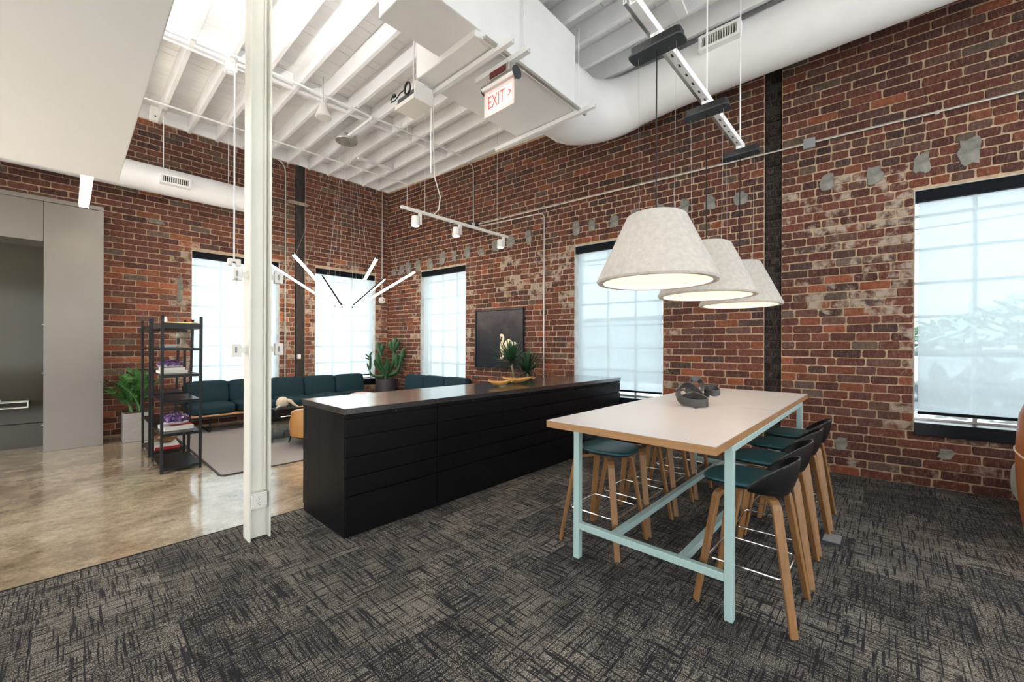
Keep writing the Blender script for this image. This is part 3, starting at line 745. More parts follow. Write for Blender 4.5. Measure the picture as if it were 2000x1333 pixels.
# ------------------------------------------------------------------ things
# access boxes clamped to the column
def access_box(label, x, y, z, side, keys=False):
    t = thing('lock_box', label, 'lock box', (x, y, z), 0, 'boxes clamped to the steel column')
    MB().box((-0.03, -0.016, -0.045), (0.03, 0.016, 0.045)).build('housing', M['white_plastic'], t, bevel=0.006)
    MB().box((-0.010, -0.0185, -0.018), (0.002, -0.0155, 0.022)).build('slot', M['grey_plastic'], t)
    MB().box((0.028*side, -0.006, -0.02), (0.075*side, 0.006, 0.02)).build('bracket', M['cream_steel'], t, bevel=0.002)
    if keys:
        k = MB().tube([(-0.005,-0.017,-0.030), (-0.02,-0.05,-0.030)], 0.003, 6).build('key', M['galv'], t)
        MB().lathe([(0.010,-0.004),(0.012,0),(0.010,0.004)], 10, (-0.02,-0.055,-0.045)).cyl((-0.02,-0.055,-0.05), (-0.02,-0.055,-0.085), 0.003, n=6).build('key_bow', M['galv'], k)
access_box('cream lock box with hanging keys, upper left of the column', 0.805, 3.37, 1.895, 1, True)
access_box('grey backed lock box, upper right of the column', 1.068, 3.37, 1.90, -1)
access_box('cream lock box, lower left of the column', 0.800, 3.37, 1.36, 1)
access_box('cream lock box, lower right of the column', 1.072, 3.37, 1.365, -1)
t = thing('twin_sensor', 'white twin sensor hanging on a rod left of the column', 'sensor', (1.40, 6.0, 2.42))
MB().cyl((0,0,0.03), (0,0,2.52), 0.009, n=8).build('rod', M['white_paint'], t)
for sx in (-1, 1): MB().box((0.02*sx-0.045*(sx<0), -0.04, -0.04), (0.02*sx+0.045*(sx>0), 0.04, 0.045)).build('head', M['white_plastic'], t, bevel=0.008)
MB().box((-0.03,-0.02,0.01),(0.03,0.02,0.045)).build('bridge', M['white_plastic'], t, bevel=0.003)

# charred timber post in the far wall, with strap
t = thing('timber_post', 'charred dark timber post set in the far brick wall', 'post', (3.128, 8.68, 0))
MB().box((-0.083,-0.07,0.0),(0.03,0.05,5.0)).build('post', M['charred'], t, bevel=0.006)
MB().box((0.03,-0.045,0.0),(0.085,0.05,5.0)).build('side_board', M['charred'], t, bevel=0.004)
MB().box((-0.22,-0.075,4.17),(0.13,-0.062,4.235)).build('strap', M['stone'], t)
MB().box((-0.06,-0.12,1.12),(0.0,-0.068,1.21)).build('outlet', M['white_plastic'], t, bevel=0.004)

# ---- conduits
def conduit(label, pts, r, mat, cat='conduit', frame=None, clips=()):
    t = thing('conduit', label, cat)
    MB().tube(pts, r, 8).build('pipe', M[mat], t)
    return t
W3 = lambda s, z, o=0.03: wallA(s, o, z)
def clip(t, p, sz=0.02): MB().box((p[0]-sz,p[1]-sz,p[2]-sz),(p[0]+sz,p[1]+sz,p[2]+sz)).build('clip', M['galv'], t)
t = conduit('upper grey conduit running the length of the brick wall', [W3(5.72,3.700), W3(0.70,3.712), W3(-3.4,3.72)], 0.011, 'galv')
for s in (4.0, 2.2, -0.4): clip(t, W3(s, 3.705), 0.016)
t = conduit('grey conduit that bends down beside the swan painting', [W3(5.70,3.655), W3(4.40,3.628)] + [W3(4.34-0.0, 3.627)] + [W3(4.30+0.0-0.09*math.sin(R(a)), 3.537+0.09*math.cos(R(a))) for a in range(0, 91, 15)] + [W3(4.21,0.12)], 0.011, 'galv')
clip(t, W3(4.21, 2.6), 0.016); clip(t, W3(4.21, 1.2), 0.016)
t = conduit('vertical conduit dropping from the ceiling to the wall junction', [W3(6.05,4.93), W3(5.95,4.92), W3(5.87,4.86), W3(5.835,4.75), W3(5.825,3.74)], 0.011, 'galv')
b1 = thing('junction_box', 'small grey junction plate on the conduit right of the chase', 'junction box', wallA(0.62,0.02,3.712), ROT_A)
MB().box((-0.055,-0.018,-0.055),(0.055,0.025,0.055)).build('box', M['grey_plastic'], b1, bevel=0.004); MB().cyl((0.04,0.025,0.04),(0.04,0.028,0.04),0.006,n=8).build('screw', M['galv'], b1)
b2 = thing('junction_box', 'black junction box behind the track light', 'junction box', wallA(5.79,0.02,3.69), ROT_A)
MB().box((-0.10,-0.018,-0.06),(0.16,0.025,0.06)).build('box', M['black_metal'], b2, bevel=0.004); MB().box((-0.03,0.025,-0.03),(0.05,0.05,0.05)).build('cover', M['zinc'], b2, bevel=0.003)
conduit('grey conduit on the far wall between post and left window', [(2.72,8.59,4.93),(2.78,8.59,4.90),(2.83,8.59,4.82),(2.845,8.59,4.70),(2.845,8.59,0.3)], 0.011, 'galv')
conduit('thin grey conduit beside the room corner', [(4.90,8.59,4.92),(4.897,8.59,2.52)], 0.012, 'galv')
t = thing('alarm_unit', 'white round alarm unit near the room corner', 'alarm', (4.90, 8.60, 2.43))
MB().cyl((0,0.02,0),(0,-0.03,0),0.075,n=24).build('base', M['white_plastic'], t, bevel=0.006); MB().cyl((0,-0.03,0),(0,-0.055,0),0.055,0.04,n=24).build('dome', M['book_white'], t); MB().cyl((0.015,-0.05,0.005),(0.015,-0.058,0.005),0.014,n=12).build('lens', M['shadow_gap'], t)
t = conduit('white conduit crossing under the joists above the column', [(-0.2,5.86,4.905),(4.95,5.83,4.905)], 0.014, 'white_paint')
conduit('white conduit crossing under the joists near the far wall', [(0.2,7.82,4.91),(5.05,7.74,4.91)], 0.014, 'white_paint')
conduit('white pipe running along a joist to the chandelier', [(3.15,5.82,4.88),(3.15,6.72,4.88)], 0.022, 'white_paint')
conduit('white conduit high on the left behind the soffit', [(0.3,6.10,4.90),(1.6,6.10,4.90)], 0.014, 'white_paint')
t = thing('ceiling_box', 'white ceiling junction box left of the column', 'junction box', (1.38, 6.10, 4.85))
MB().box((-0.06,-0.06,-0.03),(0.06,0.06,0.075)).build('box', M['white_paint'], t, bevel=0.006); MB().cyl((0,0,-0.03),(0,0,-0.045),0.03,n=12).build('knockout', M['white_paint'], t)
t = thing('ceiling_camera', 'small white camera at the soffit by the far wall', 'camera', (0.86, 8.05, 4.78))
MB().box((-0.05,-0.05,-0.06),(0.05,0.05,0.15)).build('body', M['white_plastic'], t, bevel=0.01); MB().cyl((0.01,-0.05,0.0),(0.01,-0.056,0.0),0.012,n=10).build('lens', M['shadow_gap'], t)

# cone pendant speaker
t = thing('pendant_speaker', 'white cone pendant speaker hanging between the joists', 'speaker', (2.35, 5.68, 4.50))
MB().lathe([(0.028,0.20),(0.04,0.19),(0.105,0.0),(0.098,-0.008),(0.0,-0.008)], 28).build('cone', M['white_plastic'], t, angle=50)
MB().lathe([(0.0,-0.010),(0.085,-0.010),(0.09,-0.006)], 28).build('grille', M['book_white'], t)
MB().cyl((0,0,0.20),(0,0,0.55),0.003,n=6).build('cord', M['grey_plastic'], t)

# ---- pendant lamps over the high table
PY = 1.06
st = thing('strut_channel', 'white slotted metal strut carrying the pendant canopies', 'strut')
channel((2.14, PY, 3.345), (4.46, PY, 3.345), 0.045, 0.05).build('rail', M['white_paint'], st)
channel((2.14, PY+0.05, 3.36), (4.46, PY+0.05, 3.36), 0.02, 0.03).build('rail', M['zinc'], st)
for x in (2.20, 3.40, 4.38): MB().cyl((x, PY, 3.35), (x, PY, 4.95), 0.006, n=6).build('hanger_rod', M['white_paint'], st)
for i in range(14): MB().box((2.555+0.13*i, PY-0.006, 3.3185), (2.59+0.13*i, PY+0.006, 3.3205)).build('slot', M['shadow_gap'], st)
def rounded_rect(w, h, r, n=5):
    pts = []
    for cx, cy, a0 in ((w/2-r, h/2-r, 0), (-w/2+r, h/2-r, 90), (-w/2+r, -h/2+r, 180), (w/2-r, -h/2+r, 270)):
        pts += [(cx + r*math.cos(R(a0+90*i/n)), cy + r*math.sin(R(a0+90*i/n))) for i in range(n+1)]
    return pts
def prism(pts, z0, z1):
    n = len(pts); return MB().add([(x,y,z0) for x,y in pts]+[(x,y,z1) for x,y in pts], [tuple(range(n))[::-1], tuple(range(n,2*n))]+[(i,(i+1)%n,n+(i+1)%n,n+i) for i in range(n)])
def pendant(x, label):
    t = thing('pendant_lamp', label, 'lamp', (x, PY, 1.79), 0, 'felt pendant lamps over the high table')
    zc = 3.225-1.79
    prism(rounded_rect(0.12, 0.34, 0.03), zc, zc+0.012).build('canopy', M['graphite'], t, bevel=0.003)
    prism(rounded_rect(0.10, 0.31, 0.025), zc+0.012, zc+0.06).build('canopy_box', M['black_metal'], t)
    MB().box((-0.03,-0.03,zc+0.06),(0.03,0.03,zc+0.10)).build('mount', M['white_paint'], t, bevel=0.004)
    MB().tube([(0,0,zc),(0.004,0.003,1.0),(-0.003,0,0.7),(0,0,0.41)], 0.0045, 8).build('cord', M['black_metal'], t)
    for a in (90, 270):
        MB().cyl((0.0, 0.11*math.sin(R(a)), 0.405), (0.0, 0.12*math.sin(R(a)), zc), 0.0012, n=5).build('support_wire', M['zinc'], t)
    MB().lathe([(0.352,0.0),(0.360,0.012),(0.176,0.405),(0.160,0.414),(0.0,0.414),(0.0,0.402),(0.155,0.402),(0.166,0.395),(0.335,0.022),(0.330,0.0)], 56, closed=True).build('shade', M['felt'], t, angle=40)
    MB().lathe([(0.328,0.001),(0.333,0.022),(0.165,0.393),(0.0,0.398),(0.0,0.396),(0.163,0.390),(0.330,0.022),(0.318,0.001)], 56, closed=True).build('liner', M['felt_in'], t, angle=40)
    s_ = MB()
    for i in range(17):
        k = 0.06 + 0.88*i/16; r = 0.360 + (0.176-0.360)*k + 0.001; z = 0.012+0.393*k
        for da in (-0.02, 0.02):
            a = R(-54)+da*0.36/r; s_.pillow((r*math.cos(a), r*math.sin(a), z), (0.007,0.007,0.007), 2, 2)
    s_.build('stitching', M['stone'], t)
    MB().lathe([(0.0,0.16),(0.03,0.17),(0.045,0.20),(0.04,0.24),(0.018,0.29),(0.018,0.33),(0.0,0.33)], 16).build('bulb', M['led_warm'], t)
    MB().cyl((0,0,0.33),(0,0,0.40),0.022,n=12).build('socket', M['white_plastic'], t)
    L = bpy.data.lights.new('pendant_light', 'POINT'); L.energy = 3; L.color = (1.0,0.84,0.68); L.shadow_soft_size = 0.05
    lo = bpy.data.objects.new('pendant_light', L); COL.objects.link(lo); lo.parent = t; lo.location = (0,0,0.10)
pendant(2.46, 'nearest and largest looking cone felt pendant lamp')
pendant(3.40, 'middle cone felt pendant lamp of the three over the table')
pendant(4.38, 'farthest cone felt pendant lamp, partly hidden by the middle one')

# ---- tube chandelier
t = thing('tube_chandelier', 'chandelier of six glowing LED tubes fanned over the lounge', 'chandelier', (3.19, 6.77, 2.04))
MB().lathe([(0.0,2.80),(0.172,2.80),(0.18,2.815),(0.18,2.835),(0.0,2.845)], 32).build('canopy', M['galv'], t, angle=30)
MB().cyl((0,0,2.84),(0,0,2.95),0.03,n=12).build('stem', M['galv'], t)
a_cam = YAW - math.pi/2           # direction of image right on the floor plan
for i in range(6):
    a = a_cam + R(14 + 60*i); dv = Vector((math.cos(a), math.sin(a), 0))
    p0 = dv*0.18 + Vector((0,0,0.02)); p1 = dv*1.13 + Vector((0,0,0.65))
    tb = MB().cyl(p0, p1, 0.019, n=12).build('light_tube', M['led_tube'], t)
    up = Vector((0,0,0.020)); MB().bar(p0+up, p1+up, 0.034, 0.010).cyl(p0-(p1-p0).normalized()*0.012, p0, 0.018, n=10).cyl(p1, p1+(p1-p0).normalized()*0.008, 0.018, n=10).build('housing', M['black_metal'], tb)
    for k in (0.12, 0.75):
        q = p0.lerp(p1, k) + up; MB().cyl(q, (q.x*0.10/max(0.2,q.length)*1.2, q.y*0.10/max(0.2,q.length)*1.2, 2.80), 0.0011, n=4).build('wire', M['zinc'], tb)

# ---- track light
t = thing('track_light', 'white ceiling track with three spot heads above the lounge', 'track light', (0, 4.67, 3.2))
MB().box((2.93,-0.02,-0.018),(4.95,0.02,0.02)).build('track', M['white_plastic'], t, bevel=0.004)
for x in (3.02, 3.30, 4.70): MB().cyl((x,0,0.02),(x,0,1.75),0.0022,n=5).build('hanger_wire', M['white_plastic'], t)
MB().tube([(3.45,0,0.02),(3.55,0.02,0.12),(3.56,0.0,0.30),(3.46,0,0.55),(3.44,0,1.0),(3.44,0,1.76)], 0.008, 8).build('power_cord', M['white_plastic'], t)
for x in (3.17, 3.87, 4.80):
    h = MB().box((x+0.035,-0.022,-0.17),(x+0.07,0.022,-0.018)).build('arm', M['white_plastic'], t, bevel=0.004)
    MB().cyl((x-0.02,0,-0.20),(x-0.02,0,-0.075),0.056,0.050,n=24).build('spot_head', M['white_plastic'], t, bevel=0.004)
    MB().cyl((x-0.02,0,-0.205),(x-0.02,0,-0.199),0.046,n=24).build('spot_lens', M['spot_glow'], t)
    L = bpy.data.lights.new('spot_light', 'SPOT'); L.energy = 45; L.color = (1.0,0.85,0.68); L.spot_size = R(70); L.spot_blend = 0.6; L.shadow_soft_size = 0.04
    lo = bpy.data.objects.new('spot_light', L); COL.objects.link(lo); lo.parent = t; lo.location = (x-0.02,0,-0.215)

# ---- linear LED light at the left
t = thing('linear_light', 'glowing linear LED light hung beyond the soffit edge', 'lamp', (0.125, 6.3, 3.03))
MB().box((-0.044,-0.72,0.012),(0.044,0.72,0.075)).build('housing', M['white_plastic'], t, bevel=0.004)
MB().box((-0.040,-0.718,-0.012),(0.040,0.718,0.012)).build('diffuser', M['led_warm'], t)
for yy in (-0.5, 0.55): MB().cyl((0,yy,0.075),(0,yy,1.9),0.002,n=5).build('hanger_wire', M['zinc'], t)
MB().tube([(0.0,0.70,0.07),(0.06,0.70,0.16),(0.07,0.70,0.5),(0.05,0.70,1.9)], 0.004, 6).build('cable', M['white_plastic'], t)
# unseen copies of this fixture, added behind the camera as fill light
for i, (x, yy) in enumerate(((3.6,-2.6),(1.2,-3.4),(-2.8,-1.4))):
    q = copy_tree(t); q.location = (x, yy, 3.3); q.rotation_euler = (0,0,R(90) if i < 2 else 0); q['label'] = 'unseen linear LED light added behind the camera as fill'; q['group'] = 'added fill lights behind the camera'

# ---- exit sign on its strut
t = thing('exit_sign', 'edge lit red EXIT sign hanging from the duct strut', 'exit sign', (2.70, 2.66, 3.57))
MB().box((-0.005,-0.185,0.0),(0.005,0.195,0.235)).build('sign_plate', M['exit_plate'], t, bevel=0.002)
MB().sweep([(0,-0.21,0.262),(0,0.20,0.262)], [(-0.035,-0.028),(0.035,-0.028),(0.045,0.0),(0.035,0.035),(-0.035,0.035),(-0.045,0.0)]).build('light_bar', M['zinc'], t, bevel=0.006)
MB().cyl((0,-0.215,0.265),(0,-0.222,0.265),0.058,n=18).build('end_cap', M['graphite'], t); MB().cyl((0,0.20,0.262),(0,0.205,0.262),0.045,n=18).build('end_cap', M['graphite'], t)
MB().box((-0.04,-0.16,0.30),(0.04,0.10,0.375)).build('transformer', M['galv'], t, bevel=0.008)
MB().box((-0.048,-0.12,0.305),(-0.039,0.08,0.36)).build('status_window', M['sensor_red'], t)
channel((0.0,-0.36,0.40),(0.0,0.30,0.40),0.05,0.045).build('strut', M['white_paint'], t)
def text_mesh(body, size, name, mat, parent, mtx, depth=0.0006):
    cu = bpy.data.curves.new(name, 'FONT'); cu.body = body; cu.size = size; cu.extrude = depth; cu.align_x = 'CENTER'; cu.align_y = 'CENTER'
    tmp = bpy.data.objects.new('tmp', cu); COL.objects.link(tmp); dg = bpy.context.evaluated_depsgraph_get(); dg.update()
    me = bpy.data.meshes.new_from_object(tmp.evaluated_get(dg)); COL.objects.unlink(tmp); bpy.data.objects.remove(tmp)
    me.materials.clear(); me.materials.append(mat); o = bpy.data.objects.new(name, me); COL.objects.link(o); o.parent = parent; o.matrix_local = mtx; return o
fx = Matrix(((0,0,-1,-0.0062),(-1,0,0,0.035),(0,1,0,0.115),(0,0,0,1)))
bm_ = MB().box((-0.0056,-0.165,0.03),(-0.0050,0.135,0.20)).build('sign_panel', M['exit_white'], t)
text_mesh('EXIT', 0.150, 'lettering', M['exit_red'], t, fx @ Matrix.Diagonal((0.72,1.15,1,1)))
fx2 = Matrix(((0,0,-1,-0.0062),(-1,0,0,-0.135),(0,1,0,0.115),(0,0,0,1)))
text_mesh('>', 0.11, 'arrow', M['exit_red'], t, fx2 @ Matrix.Diagonal((0.7,1.3,1,1)))

# ---- open white projector box on the strut
t = thing('projector_box', 'open white hanging box with coiled black cable by the duct', 'projector box', (2.40, 3.60, 3.86), R(0))
MB().box((-0.11,-0.17,-0.03),(0.12,0.17,-0.012)).box((-0.11,-0.17,-0.012),(-0.10,0.17,0.012)).box((0.11,-0.17,-0.012),(0.12,0.17,0.10)).box((-0.10,-0.17,-0.012),(0.11,-0.158,0.14)).box((-0.10,0.158,-0.012),(0.11,0.17,0.04)).build('tray', M['white_plastic'], t)
MB().box((-0.098,-0.150,-0.010),(0.10,0.150,0.075)).build('device', M['graphite'], t, bevel=0.01)
coil = []
for i in range(61):
    a = 2*math.pi*i/20; coil.append((-0.125-0.002*(i/20), -0.085+0.048*math.cos(a), 0.085+0.058*math.sin(a)))
MB().tube(coil, 0.009, 6).tube([coil[-1], (-0.14,0.02,0.075), (-0.15,0.10,0.03), (-0.15,0.17,0.035), (-0.14,0.20,0.075), (-0.14,0.16,0.10)], 0.006, 6).pillow((-0.14,0.14,0.095),(0.03,0.05,0.035),3,4).build('cable', M['black_metal'], t)
for yy in (-0.12, 0.12): MB().cyl((0.08,yy,0.0),(0.08,yy,1.07),0.008,n=6).build('hanger_rod', M['white_paint'], t)
MB().cyl((0.11,-0.15,-0.02),(0.11,-0.15,-0.70),0.006,n=6).build('drop_rod', M['white_paint'], t)

# ---- floor: rug
t = thing('area_rug', 'grey woven rug with dark edge under the lounge seating', 'rug', (2.80, 6.75, 0))
prism([(x, y) for x, y in rounded_rect(3.40, 3.10, 0.06)], 0.001, 0.009).build('weave', M['rug_weave'], t)
e_ = rounded_rect(3.40, 3.10, 0.06); MB().sweep([(x, y, 0.0055) for x, y in e_], [(-0.010,-0.006),(0.010,-0.006),(0.010,0.004),(-0.010,0.004)], closed=True).build('binding', M['rug_edge'], t)

# ---- sofas
def sofa(name, label, loc, rz, n, w=0.615):
    t = thing(name, label, 'sofa', loc, rz, 'teal lounge sofas')
    tot = n*w
    MB().box((-0.02,-0.43,0.26),(tot+0.02,0.36,0.285)).build('rail', M['rail_wood'], t, bevel=0.008)
    MB().box((0.0,-0.41,0.235),(tot,0.34,0.262)).build('base', M['dark_wood'], t)
    for i in range(n):
        x = w*(i+0.5)
        MB().pillow((x,-0.07,0.355),(w*0.995,0.72,0.165), 5, 10, lambda a,b_,c: (a, b_, c*(1+0.10*(1-a*a)*(1-b_*b_)))).build('seat_cushion', M['sofa_teal'], t)
        rgx = random.Random(i*7+n)
        dents = [rgx.uniform(-0.05,0.05) for _ in range(6)]
        def fb(a, b_, c, dents=dents):
            k = 0.0 if c < 0.5 else (c-0.5)*2
            return (a*(1-0.02*k), b_*(1+0.18*(1-a*a)*(1-c*c)), c + k*0.10*dents[int((a+1)*2.49)%6]*(1 if abs(b_)<2 else 0))
        bk = MB().pillow((0,0,0),(w*0.995,0.20,0.40), 7, 14, fb).build('back_cushion', M['sofa_teal'], t); bk.location = (x, 0.22, 0.575); bk.rotation_euler = (R(-9),0,0)
    MB().box((0.0,0.335,0.25),(tot,0.365,0.56)).build('back_panel', M['dark_wood'], t, bevel=0.01)
    for x in (0.25, tot/2, tot-0.25):
        MB().tube([(x,-0.36,0.24),(x,-0.36,0.03),(x,-0.33,0.012),(x,0.26,0.012),(x,0.29,0.03),(x,0.29,0.24)], 0.012, 8).build('leg', M['black_metal'], t)
    return t
sofa('lounge_sofa', 'long teal five cushion sofa under the far wall windows', (1.265, 8.20, 0.011), 0, 5)
q0 = wallA(7.56, 0.44, 0.011)
sofa('lounge_sofa', 'teal three cushion sofa against the right brick wall', q0, ROT_A+math.pi, 3, 0.60)
t = thing('round_pouf', 'blush round pouf in the lounge, peeking over the cabinet', 'pouf', (3.529, 6.840, 0.010))
MB().lathe([(0.0,0.0),(0.20,0.0),(0.235,0.06),(0.235,0.46),(0.20,0.53),(0.10,0.55),(0.0,0.553)],32).build('body', M['blush'], t, angle=50); MB().lathe([(0.234,0.27),(0.240,0.28),(0.234,0.29)],32,closed=True).build('seam', M['piping'], t)

# ---- coffee table and what stands on it
t = thing('coffee_table', 'low clear glass coffee table on the rug', 'table', (1.95, 6.38, 0.010))
MB().box((0,0,0.285),(1.20,0.80,0.300)).build('glass_top', M['smoked_glass'], t, bevel=0.002)
MB().box((0.0,0,0),(0.015,0.80,0.285)).build('glass_side', M['smoked_glass'], t); MB().box((1.185,0,0),(1.20,0.80,0.285)).build('glass_side', M['smoked_glass'], t)
MB().box((0.015,0.0,0.05),(1.185,0.012,0.285)).build('glass_front', M['smoked_glass'], t)
t = thing('display_box', 'black lidded box with silver handle on the coffee table', 'box', (2.24, 6.78, 0.311))
MB().box((-0.16,-0.13,0),(0.16,0.13,0.10)).build('body', M['black_satin'], t, bevel=0.006); MB().box((-0.165,-0.135,0.10),(0.165,0.135,0.125)).build('lid', M['black_satin'], t, bevel=0.006)
MB().tube([(0.165,-0.08,0.06),(0.20,-0.08,0.05),(0.20,0.08,0.05),(0.165,0.08,0.06)],0.008,8).build('handle', M['chrome'], t); MB().tube([(-0.1,-0.135,0.02),(-0.1,-0.16,0.015),(0.1,-0.16,0.015),(0.1,-0.135,0.02)],0.007,8).build('handle', M['chrome'], t)
t = thing('skull_sculpture', 'cream bone shaped sculpture on the black box', 'sculpture', (2.24, 6.78, 0.437))
MB().pillow((-0.03,0,0.09),(0.17,0.14,0.16),2.3,10,lambda a,b_,c:(a*(1-0.2*c),b_,c)).build('dome', M['bone'], t)
MB().tube([(0.0,-0.03,0.12),(0.07,-0.05,0.10),(0.12,-0.06,0.04),(0.17,-0.07,0.012)],0.026,8,scale=[1.1,1.0,0.7,0.35]).tube([(-0.05,-0.03,0.06),(-0.10,-0.05,0.03),(-0.13,-0.05,0.012)],0.022,8,scale=[1,0.8,0.5]).build('horn', M['bone'], t)
t = thing('white_cup', 'small white cup on the coffee table behind the tan chair', 'cup', (2.50, 6.62, 0.311))
MB().lathe([(0.0,0.0),(0.032,0.0),(0.040,0.09),(0.036,0.09),(0.029,0.008),(0.0,0.008)],20).build('body', M['book_white'], t); MB().tube([(0.036,0,0.07),(0.058,0,0.06),(0.056,0,0.03),(0.034,0,0.022)],0.005,6).build('handle', M['book_white'], t)

# ---- tan tub chair behind the cabinet
t = thing('tub_chair', 'tan leather tub chair half hidden behind the black cabinet', 'chair', (2.43, 6.02, 0.0105))
def tub(u, v):
    a = R(180+ (-18) + (216)*u); r = 0.335 + 0.02*math.sin(math.pi*v)+0.015*(1-v); z = 0.13 + v*(0.40 - 0.10*abs(2*u-1)**2.5)
    return (r*math.cos(a), r*math.sin(a)*0.95, z)
MB().shell(tub, 28, 8, 0.05).build('back_shell', M['tan_leather'], t)
MB().tube([Vector(tub(i/28,1.0))*1.0 + Vector((0,0,0.004)) for i in range(29)], 0.010, 8).build('piping', M['piping'], t)
MB().pillow((0,0.05,0.27),(0.56,0.58,0.17),4,8).build('seat_cushion', M['tan_leather'], t)
MB().lathe([(0.0,0.115),(0.33,0.115),(0.34,0.13),(0.33,0.145),(0.0,0.145)],28).build('base', M['dark_wood'], t)
for sx in (-1,1):
    for sy in (-1,1): MB().cyl((0.27*sx,0.24*sy-0.02,0.12),(0.30*sx,0.27*sy-0.02,0.0),0.016,0.010,n=10).build('leg', M['dark_wood'], t)

# ---- ladder shelves
def shelf_unit(label, y0):
    t = thing('ladder_shelf', label, 'shelf', (0.855, y0, 0), 0, 'black ladder shelf units')
    w, dp = 0.345, 0.74
    posts = [((-0.17,0.012),(-0.165,0.012)), ((0.165,0.012),(0.172,0.012)), ((-0.165,dp-0.012),(-0.172,dp-0.012)), ((0.172,dp-0.012),(0.215,dp-0.012))]
    for (x0,ya),(x1,yb) in posts: MB().bar((x0,ya,0),(x1,yb,1.715),0.027,0.027,(0,1,0)).build('post', M['black_metal'], t, bevel=0.002)
    for z in (1.345, 1.055, 0.770, 0.410, 0.045): MB().box((-w/2,0.01,z),(w/2,dp-0.01,z+0.014)).build('shelf', M['black_satin'], t, bevel=0.003)
    tr = MB().box((-w/2,0.01,1.575),(w/2,dp-0.01,1.585))
    for a,b_ in (((-w/2,0.01,1.585),(w/2,0.022,1.635)),((-w/2,dp-0.022,1.585),(w/2,dp-0.01,1.635)),((-w/2,0.022,1.585),(-w/2+0.012,dp-0.022,1.635)),((w/2-0.012,0.022,1.585),(w/2,dp-0.022,1.635))): tr.box(a,b_)
    tr.build('top_tray', M['black_satin'], t)
    for z in (1.335, 1.045, 0.760, 0.400, 0.035):
        MB().box((-w/2+0.01,0.006,z-0.006),(w/2-0.01,0.022,z+0.010)).build('cross_bar', M['black_metal'], t)
    return t
shelf_unit('near black metal ladder shelf with amethysts and books', 5.745)
shelf_unit('rear black metal ladder shelf closer to the far wall', 6.695)
def book(label, loc, sx, sy, h, rz, cover, group=None):
    t = thing('book', label, 'book', loc, rz, group)
    MB().box((-sx/2+0.004,-sy/2+0.003,0.004),(sx/2-0.004,sy/2-0.003,h-0.004)).build('pages', M['book_page'], t)
    c_ = MB().box((-sx/2,-sy/2,0),(sx/2,sy/2,0.004)).box((-sx/2,-sy/2,h-0.004),(sx/2,sy/2,h)).box((-sx/2,-sy/2,0.004),(-sx/2+0.004,sy/2,h-0.004)).build('cover', M[cover], t)
    return t
def geode(label, loc, s, seed, mat):
    t = thing('crystal_cluster', label, 'crystal', loc)
    rg = random.Random(seed)
    MB().pillow((0,0,s[2]*0.36),(s[0],s[1],s[2]*0.72),2.6,6,lambda a,b_,c:(a*(1+0.1*math.sin(9*b_+seed)),b_*(1+0.1*math.sin(7*a)),c)).build('matrix_rock', M[mat], t, angle=20)
    MB().pillow((0,0,s[2]*0.16),(s[0]*1.0,s[1]*1.0,s[2]*0.30),3,6).build('pale_base', M['crystal_pale'], t, angle=20)
    mb = MB()
    for i in range(150):
        a = rg.uniform(0,2*math.pi); k = math.sqrt(rg.random())*0.48
        x, y = k*s[0]*math.cos(a), k*s[1]*math.sin(a); zz = s[2]*(0.62-1.3*k*k); L = s[2]*rg.uniform(0.12,0.26); r = rg.uniform(0.010,0.020)
        dv = Vector((x*2.5/s[0]*0.5+rg.uniform(-.3,.3), y*2.5/s[1]*0.5+rg.uniform(-.3,.3), 1)).normalized()
        p = Vector((x,y,zz)); mb.sweep([p-dv*0.02, p+dv*L*0.6, p+dv*L], [(math.cos(R(60*j)), math.sin(R(60*j))) for j in range(6)], (0,1,0.2), False, [r, r, r*0.15])
    mb.build('crystals', M[mat], t, angle=10)
book('white book with red cover corner under the purple amethyst', (0.855,6.10,0.4245), 0.27,0.30,0.040,R(4),'book_white')
book('thin red jacket lying on the white book under the amethyst', (0.88,6.14,0.466), 0.19,0.22,0.008,R(10),'book_red')
geode('purple amethyst crystal cluster on the lower shelf', (0.845,6.09,0.475), (0.24,0.20,0.16), 4, 'amethyst')
book('red book on the rear bottom shelf under the bronze bowl', (0.86,6.93,0.0595), 0.30,0.25,0.034,R(93),'book_red')
book('white book between red book and bronze bowl', (0.86,6.93,0.0945), 0.30,0.25,0.022,R(88),'book_white')
t = thing('bronze_bowl', 'shiny bronze bowl on books on the bottom shelf', 'bowl', (0.87,6.95,0.1175)); MB().lathe([(0.0,0.0),(0.05,0.002),(0.10,0.035),(0.12,0.08),(0.112,0.08),(0.09,0.04),(0.045,0.010),(0.0,0.008)],28).build('vessel', M['bronze'], t, angle=60); MB().lathe([(0.108,0.078),(0.116,0.086),(0.122,0.078)],28,closed=True).build('rim', M['bronze'], t)
book('lower white book of the stack on the third shelf', (0.82,6.12,1.0695), 0.24,0.30,0.030,R(2),'book_white','white books on the third shelf')
book('upper white book of the stack on the third shelf', (0.82,6.12,1.1005), 0.22,0.29,0.032,R(-3),'book_white','white books on the third shelf')
geode('white and purple geode slab on the stacked books', (0.80,6.10,1.134), (0.22,0.14,0.10), 9, 'amethyst')
t = thing('stone_sculpture', 'brown stone mushroom shaped sculpture on the upper shelf', 'sculpture', (0.90,5.98,1.360))
MB().lathe([(0.0,0.0),(0.075,0.0),(0.05,0.02),(0.028,0.06),(0.026,0.11),(0.0,0.115)],20).build('foot', M['stone'], t, angle=50); MB().pillow((0,0,0.145),(0.135,0.11,0.08),3,6,lambda a,b_,c:(a*(1-0.15*c),b_,c)).build('cap', M['stone'], t, angle=25)
book('small dark green book beside the stone sculpture', (0.80,6.12,1.3605), 0.15,0.18,0.022,R(8),'book_green')
book('small white book on top of the green book', (0.80,6.12,1.3835), 0.14,0.16,0.014,R(3),'book_white')
